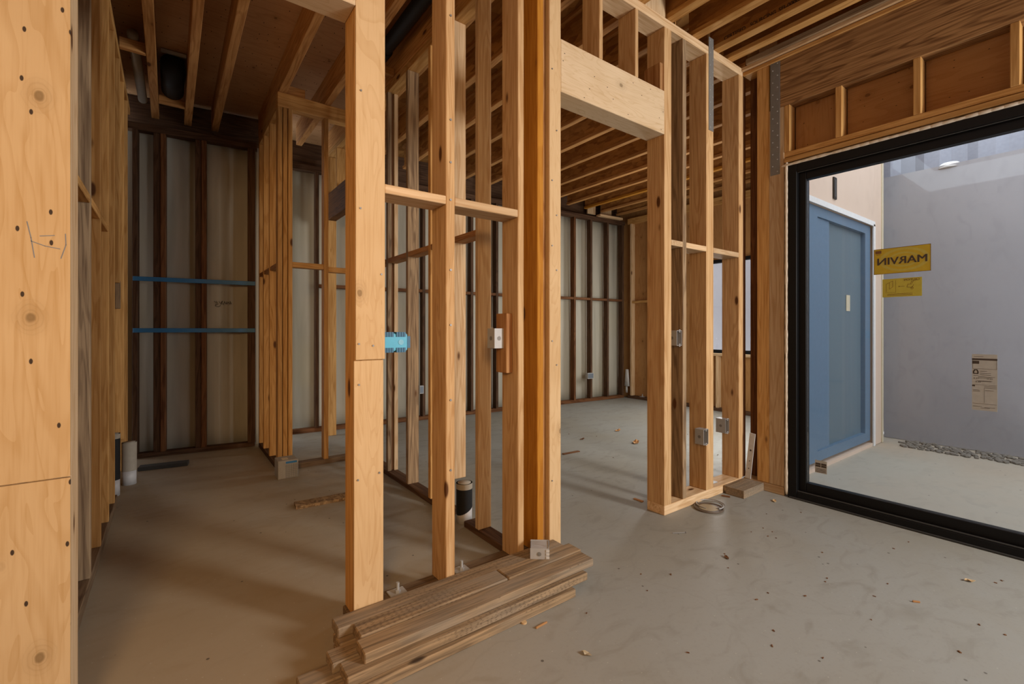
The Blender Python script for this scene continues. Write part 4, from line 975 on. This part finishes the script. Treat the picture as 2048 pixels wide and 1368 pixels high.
# square steel box on the pile
zb0 = 3 * T + 0.0045
p0 = fl(1060.5, 1118, zb0); p1 = fl(1098, 1119, zb0)
r = empty('electrical_box', ((p0.x + p1.x) / 2, (p0.y + p1.y) / 2 + 0.05, zb0), 'square steel electrical box lying on the lumber pile', 'electrical box', 'metal electrical boxes')
ang = math.atan2(p1.y - p0.y, p1.x - p0.x)
MB_ = Matrix.Translation((p0.x, p0.y, zb0)) @ Matrix.Rotation(ang, 4, 'Z'); bw = (p1 - p0).length
bm = bmesh.new(); hh = 0.052; dp = 0.095; t = 0.003
bx(bm, 0, bw, 0, t, 0, hh, MB_); bx(bm, 0, bw, dp - t, dp, 0, hh, MB_); bx(bm, 0, t, t, dp - t, 0, hh, MB_); bx(bm, bw - t, bw, t, dp - t, 0, hh, MB_); bx(bm, t, bw - t, t, dp - t, hh - 0.006, hh - 0.003, MB_)
finish('shell', bm, STEEL, r, Matrix.Identity(4))
bm = bmesh.new(); cyl(bm, MB_ @ Vector((bw * 0.48, 0, hh * 0.48)), MB_ @ Vector((bw * 0.48, -0.002, hh * 0.48)), 0.010, 16); cyl(bm, MB_ @ Vector((bw * 0.48, -0.002, hh * 0.48)), MB_ @ Vector((bw * 0.48, -0.003, hh * 0.48)), 0.005, 12); finish('knockout', bm, STRAP, r, Matrix.Identity(4))
bm = bmesh.new()
for k in range(3): bx(bm, bw - 0.014, bw + 0.002, -0.003, 0.0, 0.004 + k * 0.016, 0.014 + k * 0.016, MB_)
finish('slot_tabs', bm, WHITE, r, Matrix.Identity(4))
for (xx, yy) in ((0.002, 0.0), (bw, 0.02)):
    bm = bmesh.new(); cyl(bm, MB_ @ Vector((xx, yy + 0.004, hh)), MB_ @ Vector((xx + 0.001, yy + 0.004, hh + 0.032)), 0.0018, 8); finish('screw', bm, NAIL, r, Matrix.Identity(4))

# ------------------------------------------------------------------ small things on the floor
c0 = fl(1417, 1017)
r = empty('cutting_disc', (c0.x, c0.y, 0), 'round tan disc with a bent metal ring on the floor by the plate', 'disc')
bm = bmesh.new(); cyl(bm, (c0.x, c0.y, 0), (c0.x, c0.y, 0.006), 0.095, 48); finish('plate', bm, RUST, r, Matrix.Identity(4))
bm = bmesh.new(); cyl(bm, (c0.x, c0.y, 0.006), (c0.x, c0.y, 0.0075), 0.062, 40); finish('paper_face', bm, TAN, r, Matrix.Identity(4))
def torus(cx, cy, cz, R, rr, a0=0, a1=2 * math.pi, n=48, rise=0.0, sx=1.0):
    bm = bmesh.new(); rings = []
    for i in range(n + 1):
        a = a0 + (a1 - a0) * i / n; ring = []
        for k in range(8):
            b = k * math.pi / 4; q = R + rr * math.cos(b)
            ring.append(bm.verts.new((cx + sx * q * math.cos(a), cy + q * math.sin(a), cz + rr * math.sin(b) + rise * i / n)))
        rings.append(ring)
    for A_, B_ in zip(rings[:-1], rings[1:]):
        for k in range(8): bm.faces.new((A_[k], A_[(k + 1) % 8], B_[(k + 1) % 8], B_[k]))
    return bm
finish('rim', torus(c0.x, c0.y, 0.006, 0.093, 0.005), RUST, r, Matrix.Identity(4), True)
finish('metal_ring', torus(c0.x + 0.05, c0.y + 0.02, 0.012, 0.088, 0.004, -1.9, 3.4), STEEL, r, Matrix.Identity(4), True)
finish('metal_ring', torus(c0.x + 0.075, c0.y + 0.028, 0.008, 0.088, 0.003, -2.2, 2.4), RUST, r, Matrix.Identity(4), True)
# nail
n0, n1 = fl(1345, 1067), fl(1371, 1066)
r = bmesh.new(); cyl(r, n0 + Vector((0, 0, 0.003)), n1 + Vector((0, 0, 0.003)), 0.0022, 8); cyl(r, n1 + Vector((0, 0, 0.003)), n1 + (n1 - n0).normalized() * 0.003 + Vector((0, 0, 0.003)), 0.006, 10)
tag(finish('nail', r, NAIL), 'loose steel nail lying on the concrete past the doorway', 'nail')
def leaf(u, v, s, label, mat=LEAF, cat='leaf', rot=0.0, name='leaf'):
    p = fl(u, v); bm = bmesh.new()
    pts = [(-1, 0, 0.1), (-0.4, 0.42, 0.25), (0.2, 0.5, 0.12), (0.55, 0.15, 0.45), (1, 0.0, 0.2), (0.5, -0.35, 0.3), (-0.3, -0.45, 0.08)]
    top = [bm.verts.new((x * s, y * s, z * s)) for x, y, z in pts]; cv = bm.verts.new((0, 0, 0.02 * s))
    for i in range(len(top)): bm.faces.new((cv, top[i], top[(i + 1) % len(top)]))
    g = bmesh.ops.extrude_face_region(bm, geom=bm.faces[:])['geom']
    bmesh.ops.translate(bm, verts=[q for q in g if isinstance(q, bmesh.types.BMVert)], vec=(0, 0, 0.0015))
    bmesh.ops.recalc_face_normals(bm, faces=bm.faces[:])
    tag(finish(name, bm, mat, None, Matrix.Translation((p.x, p.y, 0.001)) @ Matrix.Rotation(rot, 4, 'Z')), label, cat)
leaf(1272, 886, 0.07, 'curled orange brown leaf on the far room floor by the doorway post', rot=0.4)
leaf(1236, 862, 0.05, 'small pale leaf deeper on the far room floor')
leaf(1165, 879, 0.035, 'tiny dark leaf on the far room floor near the doorway', OLDRED)
leaf(1453, 1116, 0.022, 'small dark curled leaf alone on the open concrete', OLDRED, rot=1.0)
leaf(1173, 1309, 0.022, 'crumpled pale leaf low on the concrete in front of the pile', TAN, rot=2.0)
leaf(1549, 1003, 0.026, 'pale wood chip near the foot of the glass door frame', CHIP, 'wood chip', 0.5, 'wood_chip')
leaf(1940, 1163, 0.028, 'curved splinter shaving on the concrete toward the glass door', CHIP, 'wood shaving', 2.5, 'wood_shaving')
def stick(u0, v0, u1, v1, w, label, mat):
    a, b = fl(u0, v0), fl(u1, v1); d = b - a; mid = (a + b) / 2
    board('wood_splinter', -d.length / 2, d.length / 2, -w / 2, w / 2, 0, 0.008, mat, label, 'splinter', frame=Matrix.Translation((mid.x, mid.y, 0)) @ Matrix.Rotation(math.atan2(d.y, d.x), 4, 'Z'))
stick(1126, 909, 1158, 903, 0.035, 'long brown splinter on the floor inside the doorway', OLDRED)
stick(1268, 998, 1286, 1004, 0.02, 'brown splinter on the floor beside the far doorway post', RED)
stick(1443, 992, 1460, 995, 0.02, 'dark splinter beside the short weathered board', OLDRED)
stick(1072, 1258, 1094, 1246, 0.006, 'thin wood splinter beside the lumber pile', RED)
stick(1825, 1204, 1840, 1206, 0.006, 'thin reddish splinter on the concrete before the glass door', RED)
p = fl(1048, 1246)
bm = bmesh.new(); cyl(bm, (p.x, p.y, 0), (p.x, p.y, 0.006), 0.012, 14); tag(finish('knockout_slug', bm, CHIP), 'round tan disc of wood beside the lumber pile', 'wood chip')
bm = bmesh.new()
for i in range(75):
    x, y = random.uniform(1.0, 3.5), random.uniform(0.2, 1.5)
    if i > 45: x, y = random.uniform(2.2, 6.0), random.uniform(2.3, 5.2)
    if 0.3 < x < 1.75 and 1.45 < y < 1.9: continue
    l_, w_ = random.uniform(0.002, 0.007), random.uniform(0.0015, 0.003)
    bx(bm, -l_, l_, -w_, w_, 0, 0.003, Matrix.Translation((x, y, 0)) @ Matrix.Rotation(random.uniform(0, 3.1), 4, 'Z'))
tag(finish('debris', bm, OLDRED), 'scattered tiny wood crumbs and grit on the concrete floor', 'debris', kind='stuff')
